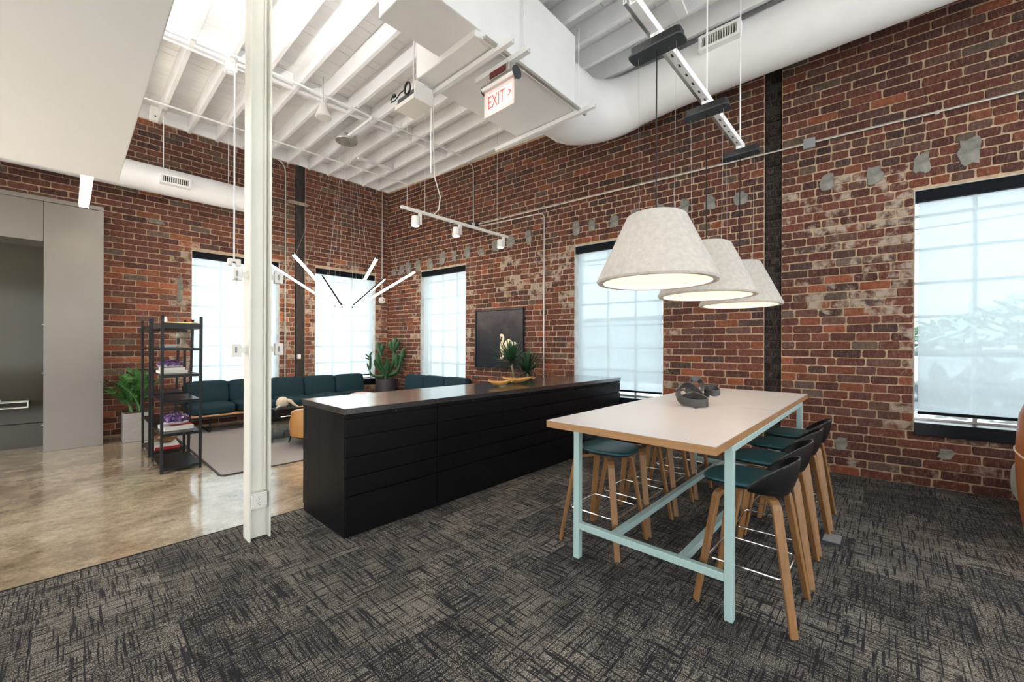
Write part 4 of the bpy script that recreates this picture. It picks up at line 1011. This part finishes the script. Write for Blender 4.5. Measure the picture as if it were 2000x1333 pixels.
t = thing('ring_sculpture', 'white open ring sculpture on the top tray', 'sculpture', (0.745,5.98,1.586)); MB().tube([(0.0,0.045*math.cos(R(a)),0.062+0.055*math.sin(R(a))) for a in range(-60,241,15)],0.010,8).build('ring', M['book_white'], t); MB().box((-0.03,-0.05,0),(0.03,0.05,0.012)).build('foot', M['bone'], t, bevel=0.003)
t = thing('brass_tray', 'thin brass tray on the top of the ladder shelf', 'tray', (0.87,6.12,1.6365)); MB().box((-0.15,-0.24,0),(0.15,0.24,0.006)).build('plate', M['brass'], t); MB().sweep([(x,y_,0.008) for x,y_ in rounded_rect(0.30,0.48,0.02)],[(-0.003,-0.004),(0.003,-0.004),(0.003,0.006),(-0.003,0.006)],closed=True).build('rim', M['brass'], t)

# ------------------------------------------------------------------ filing cabinets and worktop
CX0, CY0, CY1, CZ = 1.352, 2.868, 3.655, 0.94
UW = (5.43-CX0)/5; YM = 3.315
rows = [(0.305,0.435),(0.441,0.582),(0.588,0.730),(0.736,0.866)]
ords = ['first','second','third','fourth','fifth']
def file_unit(i):
    t = thing('filing_cabinet', 'black lateral filing cabinet, %s from the near end, facing the table' % ords[i], 'cabinet', (CX0+UW*i, CY0, 0), 0, 'black filing cabinets facing the table')
    MB().box((0.001,0.020,0.0),(UW-0.001,YM-CY0-0.001,0.895)).build('body', M['cab_black'], t)
    for z0, z1 in [(0.012,0.299)] + rows:
        MB().box((0.003,0.0,z0),(UW-0.003,0.019,z1-0.004)).build('drawer', M['cab_black'], t, bevel=0.0015)
    st = MB().box((0.003,0.0,0.872),(UW-0.003,0.019,0.892)).build('pull_shelf', M['cab_black'], t, bevel=0.002)
    MB().cyl((UW*0.5,0.0,0.882),(UW*0.5,-0.006,0.882),0.008,n=14).build('lock', M['graphite'], st)
    return t
for i in range(5): file_unit(i)
for i in range(5):
    t = thing('storage_cabinet', 'black storage cabinet, %s from the near end, backing the filing row' % ords[i], 'cabinet', (CX0+UW*i, YM, 0), 0, 'black storage cabinets facing the lounge')
    MB().box((0.001,0.001,0.0),(UW-0.001,CY1-YM-0.02,0.895)).build('body', M['cab_black'], t)
    for k in (0,1):
        d_ = MB().box((UW/2*k+0.003,CY1-YM-0.019,0.06),(UW/2*(k+1)-0.003,CY1-YM,0.89)).build('door', M['cab_black'], t, bevel=0.002)
        MB().box((UW/2+(0.03 if k else -0.04),CY1-YM,0.60),(UW/2+(0.04 if k else -0.03),CY1-YM+0.015,0.72)).build('handle', M['graphite'], d_)
t = thing('worktop', 'long black laminate worktop over the filing cabinets', 'worktop', (CX0, CY0, 0.896))
MB().box((-0.006,-0.006,0.0),(5.436-CX0,CY1-CY0+0.004,0.044)).build('slab', M['cab_top'], t, bevel=0.002)

# leaf shaped wooden dishes
def dish(label, loc, rz, L, W, H):
    t = thing('wooden_dish', label, 'dish', loc, rz, 'carved wooden dishes on the worktop')
    def fn(u, v):
        a = 2*math.pi*u; k = v
        r = 1.0+0.06*math.cos(3*a)+0.05*math.sin(2*a)
        x = L/2*k*r*math.cos(a)*(1+0.15*max(0,math.cos(a))); y = W/2*k*r*math.sin(a); z = 0.006+H*(k**2.2)*(1+0.25*math.cos(2*a))
        return (x, y, z)
    MB().shell(fn, 32, 8, 0.009).build('body', M['wood_bowl'], t)
    MB().tube([(L/2*1.12,0,H*0.95),(L/2*1.35,0.01,H*1.25)],0.006,6).build('stem_tip', M['wood_bowl'], t)
    return t
dish('front smaller carved wooden dish on the black worktop', (3.26,3.21,0.9445), R(-47), 0.245,0.17,0.050)
dish('rear larger carved wooden dish beside the potted plant', (3.67,3.32,0.9445), R(-47), 0.35,0.21,0.055)

# ------------------------------------------------------------------ high table
TX0, TX1, TY0, TY1, TZ = 1.985, 4.800, 0.572, 1.540, 0.945
t = thing('high_table', 'white topped high table with pale mint steel frame', 'table', (0,0,0))
MID = (TX0+TX1)/2
for a, b_ in ((TX0, MID-0.001), (MID+0.001, TX1)):
    o = MB().box((a,TY0,TZ-0.043),(b_,TY1,TZ-0.003)).build('tabletop', M['oak_edge'], t, bevel=0.001)
    MB().box((a+0.002,TY0+0.002,TZ-0.003),(b_-0.002,TY1-0.002,TZ)).build('laminate', M['laminate'], o)
LX0, LX1, LW = 2.272, 4.52, 0.042
ly0, ly1 = TY0+0.004, TY1-0.004-LW
zt = TZ-0.044
for x in (LX0, LX1-LW):
    for y in (ly0, ly1):
        MB().box((x,y,0),(x+LW,y+LW,zt-0.03)).build('leg', M['mint_steel'], t, bevel=0.003)
for y in (ly0, ly1):
    MB().box((LX0,y,zt-0.042),(LX1,y+LW,zt)).build('top_rail', M['mint_steel'], t, bevel=0.008)
for x in (LX0, LX1-LW):
    MB().box((x+0.001,ly0+LW,0.195),(x+LW-0.001,ly1,0.237)).build('end_rail', M['mint_steel'], t, bevel=0.003)
    MB().box((x+0.001,ly0+LW,zt-0.042),(x+LW-0.001,ly1,zt)).build('top_cross_rail', M['mint_steel'], t, bevel=0.003)
for y in (0.845, 1.262): MB().box((LX0+LW,y-LW/2,0.196),(LX1-LW,y+LW/2,0.236)).build('stretcher', M['mint_steel'], t, bevel=0.003)

# ------------------------------------------------------------------ bar stools (local front = +y)
def crv(pts, v):
    """Catmull-Rom through (y,z,halfwidth)"""
    n = len(pts)-1; x = min(v*n, n-1e-6); i = int(x); f = x-i
    P0, P1, P2, P3 = pts[max(i-1,0)], pts[i], pts[i+1], pts[min(i+2,n)]
    return [0.5*((2*b_)+(c_-a_)*f+(2*a_-5*b_+4*c_-d_)*f*f+(-a_+3*b_-3*c_+d_)*f**3) for a_,b_,c_,d_ in zip(P0,P1,P2,P3)]
SEAT = [(0.222,0.640,0.150),(0.205,0.665,0.178),(0.13,0.676,0.198),(0.03,0.668,0.205),(-0.07,0.664,0.206),(-0.145,0.674,0.205),(-0.192,0.704,0.202),(-0.214,0.750,0.200),(-0.228,0.806,0.196)]
def seat_pt(u, v, lift=0.0, shrink=1.0):
    y, z, w = crv(SEAT, v); q = 2*u-1
    back = max(0.0, (v-0.60)/0.40)
    y += 0.120*back*abs(q)**2.6
    z += 0.016*abs(q)**3 + 0.030*math.sin(math.pi*back)*abs(q)**3 - 0.070*back*back*abs(q)**3.0
    return (q*w*shrink, y, z+lift)
def make_stool():
    t = thing('bar_stool', 'x', 'stool', (0,0,0))
    def bend(a, b_, c): return (a*(1-0.06*max(0,b_)**2), b_, c - 0.9*max(0,b_-0.35)**2 + 0.30*a*a - 0.15)
    MB().pillow((0,0.030,0.660),(0.370,0.395,0.022), 3.2, 12, bend).build('seat_pan', M['black_satin'], t, angle=50)
    MB().pillow((0,0.033,0.674),(0.378,0.405,0.036), 3.0, 14, bend).build('seat_pad', M['teal_leather'], t, angle=50)
    def back(u, v):
        q = 2*u-1; th = R(88)*q; k = max(0.0, 1-abs(q)**2.2)
        zt_ = 0.670 + 0.145*(k**0.85); zb_ = 0.626 + 0.020*abs(q); z = zb_+(zt_-zb_)*v
        tl = 0.10*(z-0.66)*math.cos(th); tuck = 0.030*(1-v)**3*math.cos(th)
        return (0.199*math.sin(th)*(1-0.10*(1-v)**3), -0.010-0.196*(abs(math.cos(th))**0.85)-tl+tuck, z)
    MB().shell(back, 32, 12, 0.009).build('back_shell', M['black_satin'], t, angle=50)
    MB().tube([Vector(back(i/40,1.0))+Vector((0,0.004*math.cos(R(88)*(2*i/40-1)),0.001)) for i in range(41)], 0.0052, 6).build('rim', M['rim_gloss'], t)
    MB().box((-0.085,-0.10,0.628),(0.085,0.10,0.645)).box((-0.06,-0.13,0.640),(0.06,0.13,0.655)).build('bracket', M['white_plastic'], t, bevel=0.004)
    for sx in (-1,1):
        for sy in (-1,1):
            f = Vector((0.213*sx,0.226*sy,0)); k = Vector((0.148*sx,0.142*sy,0.575))
            dr = (k-f).normalized(); hz = Vector((-0.70*sx,-0.55*sy,0.0)).normalized()
            pts = [f, f.lerp(k,0.5), k - dr*0.03, k, k+dr*0.018+hz*0.006, k+dr*0.031+hz*0.022, k+dr*0.037+hz*0.045, Vector((0.03*sx,0.045*sy,0.617))]
            wv, th = 0.046, 0.021
            MB().sweep(pts, [(-wv/2,-th/2),(wv/2,-th/2),(wv/2,th/2),(-wv/2,th/2)], up=(sx*0.8,sy*0.62,0.0), scale=[0.80,0.92,1,1,1,1,1,1]).build('leg', M['oak'], t, bevel=0.004)
    z = 0.243; hx, hy = 0.172, 0.178
    ring = [(x,y_,z) for x,y_ in rounded_rect(2*hx,2*hy,0.03,4)]
    MB().tube(ring, 0.0055, 8, closed=True).build('foot_ring', M['chrome'], t)
    return t
proto = make_stool()
SR = [(2.565,0.555,R(0)),(3.100,0.560,R(3)),(3.615,0.560,R(-2)),(4.130,0.555,R(2))]
SL = [(2.625,1.515,R(180)),(3.090,1.512,R(180)),(3.590,1.515,R(182)),(4.095,1.515,R(180))]
names = ['nearest','second','third','farthest']
first = True
for side, lst in (('right', SR), ('left', SL)):
    for i, (x, y, rz) in enumerate(lst):
        o = proto if first else copy_tree(proto); first = False
        o.location = (x, y, 0); o.rotation_euler = (0,0,rz)
        o['label'] = ('%s teal seated bar stool on the right side of the high table' if side == 'right' else '%s teal seated bar stool on the left side, toward the cabinet') % names[i]
        o['group'] = 'teal bar stools at the high table'

# floor box by the far stools
t = thing('floor_box', 'dark floor power box in the carpet behind the far stools', 'floor box', (3.76, 0.30, 0.0))
MB().box((-0.10,-0.07,0.0005),(0.10,0.07,0.010)).build('frame', M['graphite'], t, bevel=0.003); MB().box((-0.08,-0.05,0.010),(0.08,0.05,0.013)).build('lid', M['grey_plastic'], t)

# ---- ribbon knot sculpture on the table
t = thing('knot_sculpture', 'dark ribbon knot sculpture on the white high table', 'sculpture', (3.26, 1.12, TZ), 0)
def ribbon(pts, w, th, ups):
    P = [Vector(p) for p in pts]; n = len(P); v = []; f = []
    def cr(A, i, s):
        g = lambda q: A[max(0,min(n-1,q))]
        a_, b_, c_, d_ = g(i-1), g(i), g(i+1), g(i+2)
        return 0.5*((2*b_)+(c_-a_)*s+(2*a_-5*b_+4*c_-d_)*s*s+(-a_+3*b_-3*c_+d_)*s**3)
    U = [Vector(u).normalized() for u in ups]; pts2 = []; up2 = []; S = 7
    for i in range(n-1):
        for k in range(S): pts2.append(cr(P,i,k/S)); up2.append(cr(U,i,k/S).normalized())
    pts2.append(P[-1]); up2.append(U[-1]); m = len(pts2)
    for i in range(m):
        tn = (pts2[min(i+1,m-1)]-pts2[max(i-1,0)]).normalized(); u = (up2[i]-tn*up2[i].dot(tn)).normalized(); s_ = tn.cross(u)
        c_ = pts2[i]
        for a, b_ in ((-0.5,-0.5),(0.5,-0.5),(0.5,0.5),(-0.5,0.5)): v.append(c_+u*(a*w)+s_*(b_*th))
    for i in range(m-1):
        for a in range(4): f.append((i*4+a,i*4+(a+1)%4,i*4+4+(a+1)%4,i*4+4+a))
    f.append((0,1,2,3)); f.append(tuple((m-1)*4+q for q in (3,2,1,0)))
    return MB().add(v, f)
rt_ = Vector((math.sin(YAW),-math.cos(YAW),0)); fw_ = Vector((math.cos(YAW),math.sin(YAW),0))
def K(a, d, z): p = rt_*a + fw_*d; return (p.x, p.y, z)
Z_ = (0,0,1)
ribbon([K(-0.115,-0.02,0.105),K(-0.11,-0.07,0.05),K(-0.05,-0.13,0.032),K(0.03,-0.14,0.032),K(0.075,-0.10,0.036),K(0.055,-0.05,0.06),K(-0.01,-0.04,0.085),K(-0.08,-0.03,0.055),K(-0.07,0.02,0.04),K(0.0,0.03,0.04),K(0.05,-0.01,0.05)], 0.058, 0.011, [K(0.2,0,0.9),K(0.1,-0.3,1),Z_,Z_,Z_,K(0,-0.4,1),K(0,-0.6,0.8),K(0,-0.3,1),Z_,Z_,Z_]).build('front_loop', M['sculpt_dark'], t, bevel=0.003)
ribbon([K(-0.12,-0.02,0.11),K(-0.06,0.02,0.15),K(0.0,0.03,0.15),K(0.05,0.0,0.10),K(0.09,0.0,0.04),K(0.12,0.04,0.03)], 0.050, 0.011, [K(0,-0.6,0.8),K(0,-0.5,0.9),K(0.3,-0.6,0.7),K(0.5,-0.5,0.6),K(0.6,-0.5,0.5),Z_]).build('arch', M['sculpt_dark'], t, bevel=0.003)
ribbon([K(0.02,0.10,0.14),K(0.06,0.13,0.185),K(0.12,0.14,0.185),K(0.13,0.10,0.14),K(0.10,0.05,0.10),K(0.04,0.06,0.085),K(0.0,0.09,0.11),K(0.02,0.10,0.14)], 0.046, 0.010, [K(0,-0.7,0.6),Z_,Z_,K(0.3,-0.5,0.8),K(0,-0.8,0.5),Z_,Z_,K(0,-0.7,0.6)]).build('top_loop', M['sculpt_dark'], t, bevel=0.003)
ribbon([K(0.12,0.04,0.03),K(0.145,0.06,0.06),K(0.15,0.07,0.095),K(0.19,0.03,0.085),K(0.235,0.04,0.10),K(0.24,0.10,0.12),K(0.19,0.13,0.12),K(0.145,0.10,0.115)], 0.044, 0.010, [Z_,K(0.6,-0.6,0.4),Z_,Z_,Z_,Z_,Z_,Z_]).build('side_loop', M['sculpt_dark'], t, bevel=0.003)
MB().pillow((*K(0.125,0.05,0.014)[:2],0.012),(0.05,0.05,0.024),3,4).pillow((*K(-0.02,-0.138,0.012)[:2],0.006),(0.10,0.03,0.012),3,4).build('foot', M['sculpt_dark'], t)

# ------------------------------------------------------------------ painting on the right wall
t = thing('swan_painting', 'dark framed painting of a pale swan on the brick wall', 'painting', wallA(5.185, 0.012, 0.965), ROT_A)
pw, ph = 1.13/2, 1.095
fr = MB(); dpt = 0.055
fr.box((-pw,0,0),(-pw+0.022,dpt,ph)).box((pw-0.022,0,0),(pw,dpt,ph)).box((-pw+0.022,0,0),(pw-0.022,dpt,0.022)).box((-pw+0.022,0,ph-0.022),(pw-0.022,dpt,ph)).build('frame', M['canvas_edge'], t, bevel=0.002)
MB().box((-pw+0.03,0.0,0.03),(pw-0.03,0.040,ph-0.03)).build('canvas', M['canvas_paint'], t)
# picture drawn in the canvas plane: px runs left to right as seen from the room (= -x of the wall frame)
def flat(poly, y): n = len(poly); return MB().add([(-a, y, b_) for a, b_ in poly]+[(-a, y+0.0012, b_) for a, b_ in poly], [tuple(range(n)), tuple(range(n,2*n))[::-1]]+[(i,(i+1)%n,n+(i+1)%n,n+i) for i in range(n)])
def ribbon2(pts, ws):
    L_, R_ = [], []
    for i, (x, z) in enumerate(pts):
        dx = pts[min(i+1,len(pts)-1)][0]-pts[max(i-1,0)][0]; dz = pts[min(i+1,len(pts)-1)][1]-pts[max(i-1,0)][1]; l = math.hypot(dx,dz)
        L_.append((x-dz/l*ws[i], z+dx/l*ws[i])); R_.append((x+dz/l*ws[i], z-dx/l*ws[i]))
    return L_+R_[::-1]
neck = [(0.095,0.46),(0.075,0.50),(0.10,0.545),(0.125,0.575),(0.125,0.605),(0.095,0.625),(0.065,0.61)]
flat(ribbon2([(0.115,0.30),(0.085,0.36),(0.075,0.42),(0.085,0.48),(0.115,0.535),(0.125,0.58),(0.105,0.615),(0.07,0.62),(0.05,0.595)],[0.03,0.030,0.028,0.026,0.022,0.020,0.022,0.026,0.018]), 0.0405).build('swan_neck', M['swan_paint'], t)
flat(ribbon2([(0.115,0.31),(0.115,0.26),(0.105,0.22),(0.075,0.205),(0.05,0.225)],[0.026,0.022,0.020,0.020,0.014]), 0.0407).build('swan_reflection', M['swan_paint'], t)
flat([(0.10,0.36),(0.16,0.33),(0.25,0.30),(0.33,0.33),(0.40,0.40),(0.44,0.47),(0.38,0.50),(0.33,0.49),(0.30,0.53),(0.24,0.55),(0.17,0.51),(0.12,0.44)], 0.0409).build('swan_body', M['swan_paint'], t)
flat([(0.055,0.60),(0.072,0.595),(0.062,0.545),(0.048,0.54),(0.045,0.57)], 0.0411).build('swan_beak', M['swan_beak'], t)
flat([(0.052,0.235),(0.062,0.24),(0.058,0.285),(0.046,0.29)], 0.0411).build('swan_beak', M['swan_beak'], t)

# ------------------------------------------------------------------ plants
def leaf(mb, p, d, up, L, W):
    d = Vector(d).normalized(); s_ = d.cross(Vector(up)); s_ = s_.normalized() if s_.length > 1e-4 else Vector((1,0,0)); n_ = s_.cross(d); p = Vector(p)
    v = [p, p+d*L*0.35+s_*W*0.5+n_*W*0.12, p+d*L*0.75+s_*W*0.36+n_*W*0.08, p+d*L, p+d*L*0.75-s_*W*0.36+n_*W*0.08, p+d*L*0.35-s_*W*0.5+n_*W*0.12, p+d*L*0.5]
    mb.add(v, [(0,1,6),(1,2,6),(2,3,6),(3,4,6),(4,5,6),(5,0,6)])
rg = random.Random(21)
t = thing('zz_plant', 'leafy green plant in a square grey planter by the ladder shelves', 'plant', (0.69, 8.12, 0))
MB().box((-0.16,-0.20,0.0),(0.16,0.20,0.41)).build('planter', M['planter_grey'], t, bevel=0.008)
MB().box((-0.145,-0.185,0.411),(0.145,0.185,0.422)).build('soil', M['soil'], t)
stems, fol = MB(), MB()
for i in range(20):
    a = rg.uniform(0,2*math.pi); if_l = i % 4 == 0
    if if_l: a = R(180)+rg.uniform(-0.6,0.6)
    lean = rg.uniform(0.08,0.36); H = rg.uniform(0.42,0.78)
    b0 = Vector((rg.uniform(-0.08,0.08), rg.uniform(-0.1,0.1), 0.41)); pts = [b0 + Vector((math.cos(a)*lean*k**1.6, math.sin(a)*lean*k**1.6, H*k*(1-0.22*k))) for k in [j/7 for j in range(8)]]
    stems.tube(pts, 0.009, 5, scale=[1.2-0.12*j for j in range(8)])
    for j in range(2,8):
        for hlf in (0, 0.5):
            if j == 7 and hlf: continue
            q = pts[j] if not hlf else pts[j].lerp(pts[min(7,j+1)], .5); tn = (pts[min(7,j+1)]-pts[j-1]).normalized(); sd = tn.cross(Vector((0,0,1))).normalized()
            for sg in (-1,1): leaf(fol, q, sd*sg+tn*0.35+Vector((rg.uniform(-.25,.25),rg.uniform(-.25,.25),rg.uniform(-0.1,0.4))), tn.cross(sd)+Vector((rg.uniform(-.4,.4),rg.uniform(-.4,.4),0)), rg.uniform(0.075,0.105), rg.uniform(0.038,0.050))
stems.build('stems', M['stem_green'], t); fol.build('foliage', M['leaf'], t, fix=False, kind='stuff')

t = thing('cactus_plant', 'tall branching green cactus in a dark round pot in the corner', 'plant', (4.76, 8.16, 0))
MB().lathe([(0.0,0.0),(0.17,0.0),(0.215,0.04),(0.222,0.655),(0.205,0.655),(0.20,0.62),(0.0,0.62)],36).build('pot', M['pot_dark'], t, angle=40)
MB().lathe([(0.0,0.625),(0.199,0.625)],24).build('soil', M['soil'], t, fix=False)
star = [((0.86 if k % 2 == 0 else 0.30)*math.cos(math.pi*k/4), (0.86 if k % 2 == 0 else 0.30)*math.sin(math.pi*k/4)) for k in range(8)]
def branch(p, q, bend, r0, r1, tip=True):
    a = (rt_*p[0]).to_2d(); P0 = Vector((rt_.x*p[0], rt_.y*p[0], p[1])); P1 = Vector((rt_.x*q[0], rt_.y*q[0], q[1])); Mi = P0.lerp(P1,0.5)+Vector((rt_.x*bend[0],rt_.y*bend[0],bend[1]))
    off = fw_*bend[2]; pts = [P0*(1-k)**2+Mi*2*k*(1-k)+P1*k*k+off*k for k in [i/8 for i in range(9)]]
    pr = star; sc_l = [r0+(r1-r0)*i/8 for i in range(9)]; sc_l[-1] = r1*0.12; sc_l[-2] = r1*0.62; sc_l[-3] = r1*0.92
    return MB().sweep(pts, pr, (0.3,1,0.1), False, sc_l)
BR = [((0,0.62),(0.0,0.95),(0.02,0,0.0),0.05,0.06),((0.0,0.75),(-0.17,1.25),(-0.08,0,-0.05),0.05,0.075),((-0.10,1.18),(-0.20,1.46),(0.0,0,0.0),0.05,0.095),((-0.13,1.20),(-0.08,1.44),(0.02,0,0.05),0.04,0.07),
      ((0.05,0.78),(0.16,1.28),(0.12,-0.03,0.0),0.045,0.05),((0.16,1.27),(0.20,1.56),(0.0,0,0.03),0.055,0.10),((0.16,1.27),(0.09,1.48),(-0.01,0,-0.05),0.04,0.07),((0.17,1.27),(0.28,1.48),(0.02,0,0.0),0.04,0.065),
      ((0.05,0.72),(0.33,1.05),(0.16,-0.10,-0.06),0.05,0.06),((0.30,1.0),(0.38,1.34),(0.03,0,0.0),0.05,0.075),((0.24,0.93),(0.24,1.22),(0.0,0,-0.06),0.05,0.085),
      ((-0.05,0.72),(-0.36,0.85),(-0.16,-0.12,0.0),0.035,0.03),((-0.36,0.84),(-0.42,1.0),(-0.02,0,0.0),0.025,0.022),((-0.36,0.86),(-0.37,1.22),(0.02,0,0.03),0.03,0.03),((-0.37,1.12),(-0.46,1.20),(0,0,0),0.02,0.02),((-0.37,1.16),(-0.30,1.26),(0,0,0),0.02,0.02),((-0.37,1.08),(-0.47,1.12),(0,0,0),0.018,0.018),
      ((-0.02,0.75),(-0.22,1.08),(-0.06,0,-0.12),0.05,0.075),((0.0,0.72),(0.06,1.1),(0.05,0,-0.14),0.05,0.075)]
for b_ in BR: branch(*b_).build('branch', M['cactus'], t, angle=25)

t = thing('spiky_plant', 'spiky dracaena plant behind the cabinet below the painting', 'plant', (4.86, 4.37, 0))
MB().lathe([(0.0,0.0),(0.15,0.0),(0.19,0.40),(0.175,0.40),(0.165,0.37),(0.0,0.37)],28).build('pot', M['pot_dark'], t, angle=40)
MB().lathe([(0.0,0.375),(0.168,0.375)],20).build('soil', M['soil'], t, fix=False)
def rosette(c, n, L, seed, name):
    r_ = random.Random(seed); mb = MB(); c = Vector(c)
    for i in range(n):
        a = r_.uniform(0,2*math.pi); e = r_.uniform(-0.25,1.45); l = L*r_.uniform(0.7,1.1); h = Vector((math.cos(a),math.sin(a),0)); d_ = h*math.cos(e)+Vector((0,0,math.sin(e))); s_ = Vector((-math.sin(a),math.cos(a),0)); w = 0.014
        pts = [c+d_*l*k-Vector((0,0,0.16*l*k*k*(1.3-e*0.6))) for k in (0,0.35,0.7,1.0)]; o = len(mb.v)
        v = []
        for p, ww in zip(pts,(0.7,1,0.8,0.05)): v += [p-s_*w*ww, p+s_*w*ww]
        mb.add(v, [(0,1,3,2),(2,3,5,4),(4,5,7,6)])
    return mb.build(name, M['leaf_dark'], t, fix=False, kind='stuff')
MB().tube([(0.0,0.0,0.37),(0.0,0.02,0.75),(-0.03,0.09,1.12)],0.020,8).build('trunk', M['stem'], t); rosette((-0.03,0.09,1.12),110,0.46,3,'foliage')
MB().tube([(0.05,-0.05,0.37),(0.07,-0.12,0.7),(0.06,-0.18,0.95)],0.016,8).build('trunk', M['stem'], t); rosette((0.06,-0.18,0.98),100,0.44,8,'foliage')
t = thing('twig_plant', 'bare dark red twigs beside the spiky plant', 'plant', (4.95, 3.95, 0))
MB().lathe([(0.0,0.0),(0.10,0.0),(0.13,0.30),(0.115,0.30),(0.0,0.28)],24).build('pot', M['pot_dark'], t, angle=40)
rg = random.Random(2)
for i in range(9):
    a = rg.uniform(0,6.28); p = Vector((0,0,0.28)); pts = [p]
    for k in range(5): pts.append(pts[-1]+Vector((math.cos(a)*rg.uniform(0.0,0.09),math.sin(a)*rg.uniform(0.0,0.09),rg.uniform(0.12,0.20))))
    mb = MB().tube(pts,0.006,5,scale=[1.2,1,0.9,0.7,0.5,0.3])
    for k in (3,4): mb.tube([pts[k],pts[k]+Vector((rg.uniform(-.15,.15),rg.uniform(-.15,.15),0.1))],0.003,4)
    mb.build('twig', M['twig'], t)

# ------------------------------------------------------------------ lounge chairs at the right edge
t = thing('wing_chair', 'cognac leather high back lounge chair cut off at the right edge', 'chair', (4.54, -1.175, 0), R(200))
def wing(u, v):
    a = R(-120+240*u)+math.pi; r = 0.46+0.05*math.sin(math.pi*v*0.9)-0.05*(v>0.9)*(v-0.9)*10; return (r*math.cos(a)*1.05, r*math.sin(a), 0.03+1.06*v*(1-0.22*abs(2*u-1)**3))
wing_o = MB().shell(wing, 30, 14, 0.07).build('back_shell', M['cognac'], t); wing_o.rotation_euler = (0,0,R(0))
sm_ = [Vector(wing(i/30,0.62))*1.003 for i in range(31)]; MB().tube(sm_,0.007,6).build('seam_piping', M['piping'], t)
MB().pillow((0.05,0,0.36),(0.74,0.74,0.20),4,8).build('seat_cushion', M['cognac'], t)
MB().lathe([(0.0,0.0),(0.40,0.0),(0.42,0.03),(0.40,0.25),(0.0,0.25)],32).build('base', M['cognac'], t)
t = thing('round_ottoman', 'pale sage ottoman behind the cognac lounge chair', 'ottoman', (5.45, -1.085, 0))
MB().pillow((0,0,0.25),(0.66,0.62,0.46),3.2,12).build('cushion', M['sage'], t)
for a in (45,135,225,315): MB().cyl((0.2*math.cos(R(a)),0.2*math.sin(R(a)),0.05),(0.22*math.cos(R(a)),0.22*math.sin(R(a)),0.0),0.02,n=10).build('foot', M['dark_wood'], t)

# ------------------------------------------------------------------ outside
tag(MB().box((-60,-60,-1.0),(90,90,-0.6)).build('ground_outside', M['asphalt']), 'pale street and ground outside the windows', kind='structure')
def house(label, x, y, w, dp, h, rz):
    t = thing('building', label, 'building', (x, y, -0.6), rz)
    MB().box((-w/2,-dp/2,0),(w/2,dp/2,h)).build('wall', M['far_wall'], t); MB().box((-w/2-0.2,-dp/2-0.2,h),(w/2+0.2,dp/2+0.2,h+0.3)).build('roof', M['far_roof'], t)
    for i in range(int(w/3)): MB().box((-w/2+1+3*i,-dp/2-0.05,1),(-w/2+2.4+3*i,-dp/2,2.8)).build('window', M['niche_dark'], t)
house('low grey building across the street, seen through the right window', 24, -4, 16, 6, 1.9, R(90))
house('low grey building across the street, seen through the middle window', 24, 14, 14, 6, 3.6, R(90))
t = thing('street_tree', 'tree across the street, faint through the right shade', 'tree', (17.5, -2.9, -0.6))
MB().tube([(0,0,0),(0.1,0,1.2),(0,0.1,2.4)],0.16,8,scale=[1.2,1,0.7]).build('trunk', M['stem'], t)
rg = random.Random(12); mb = MB()
for i in range(520):
    a = rg.uniform(0,6.28); rr_ = 2.6*math.sqrt(rg.random()); p = (rr_*math.cos(a), rr_*math.sin(a), 2.1+rg.uniform(0,1.3)*(1-rr_/3.4)); leaf(mb, p, (rg.uniform(-1,1),rg.uniform(-1,1),rg.uniform(-.6,.6)), (0,0,1), 0.6, 0.32)
mb.build('crown', M['far_tree'], t, fix=False, kind='stuff')
for i, (z, z2) in enumerate(((5.4,5.9),(5.7,6.2),(4.4,4.8))):
    t = thing('power_line', ['upper power cable outside the right window','topmost power cable outside the right window','lower power cable outside the right window'][i], 'cable', (13.0,-20,z))
    MB().tube([(0,0,0),(0,20,-0.35),(0,40,z2-z)],0.022,6).build('strand', M['black_metal'], t)
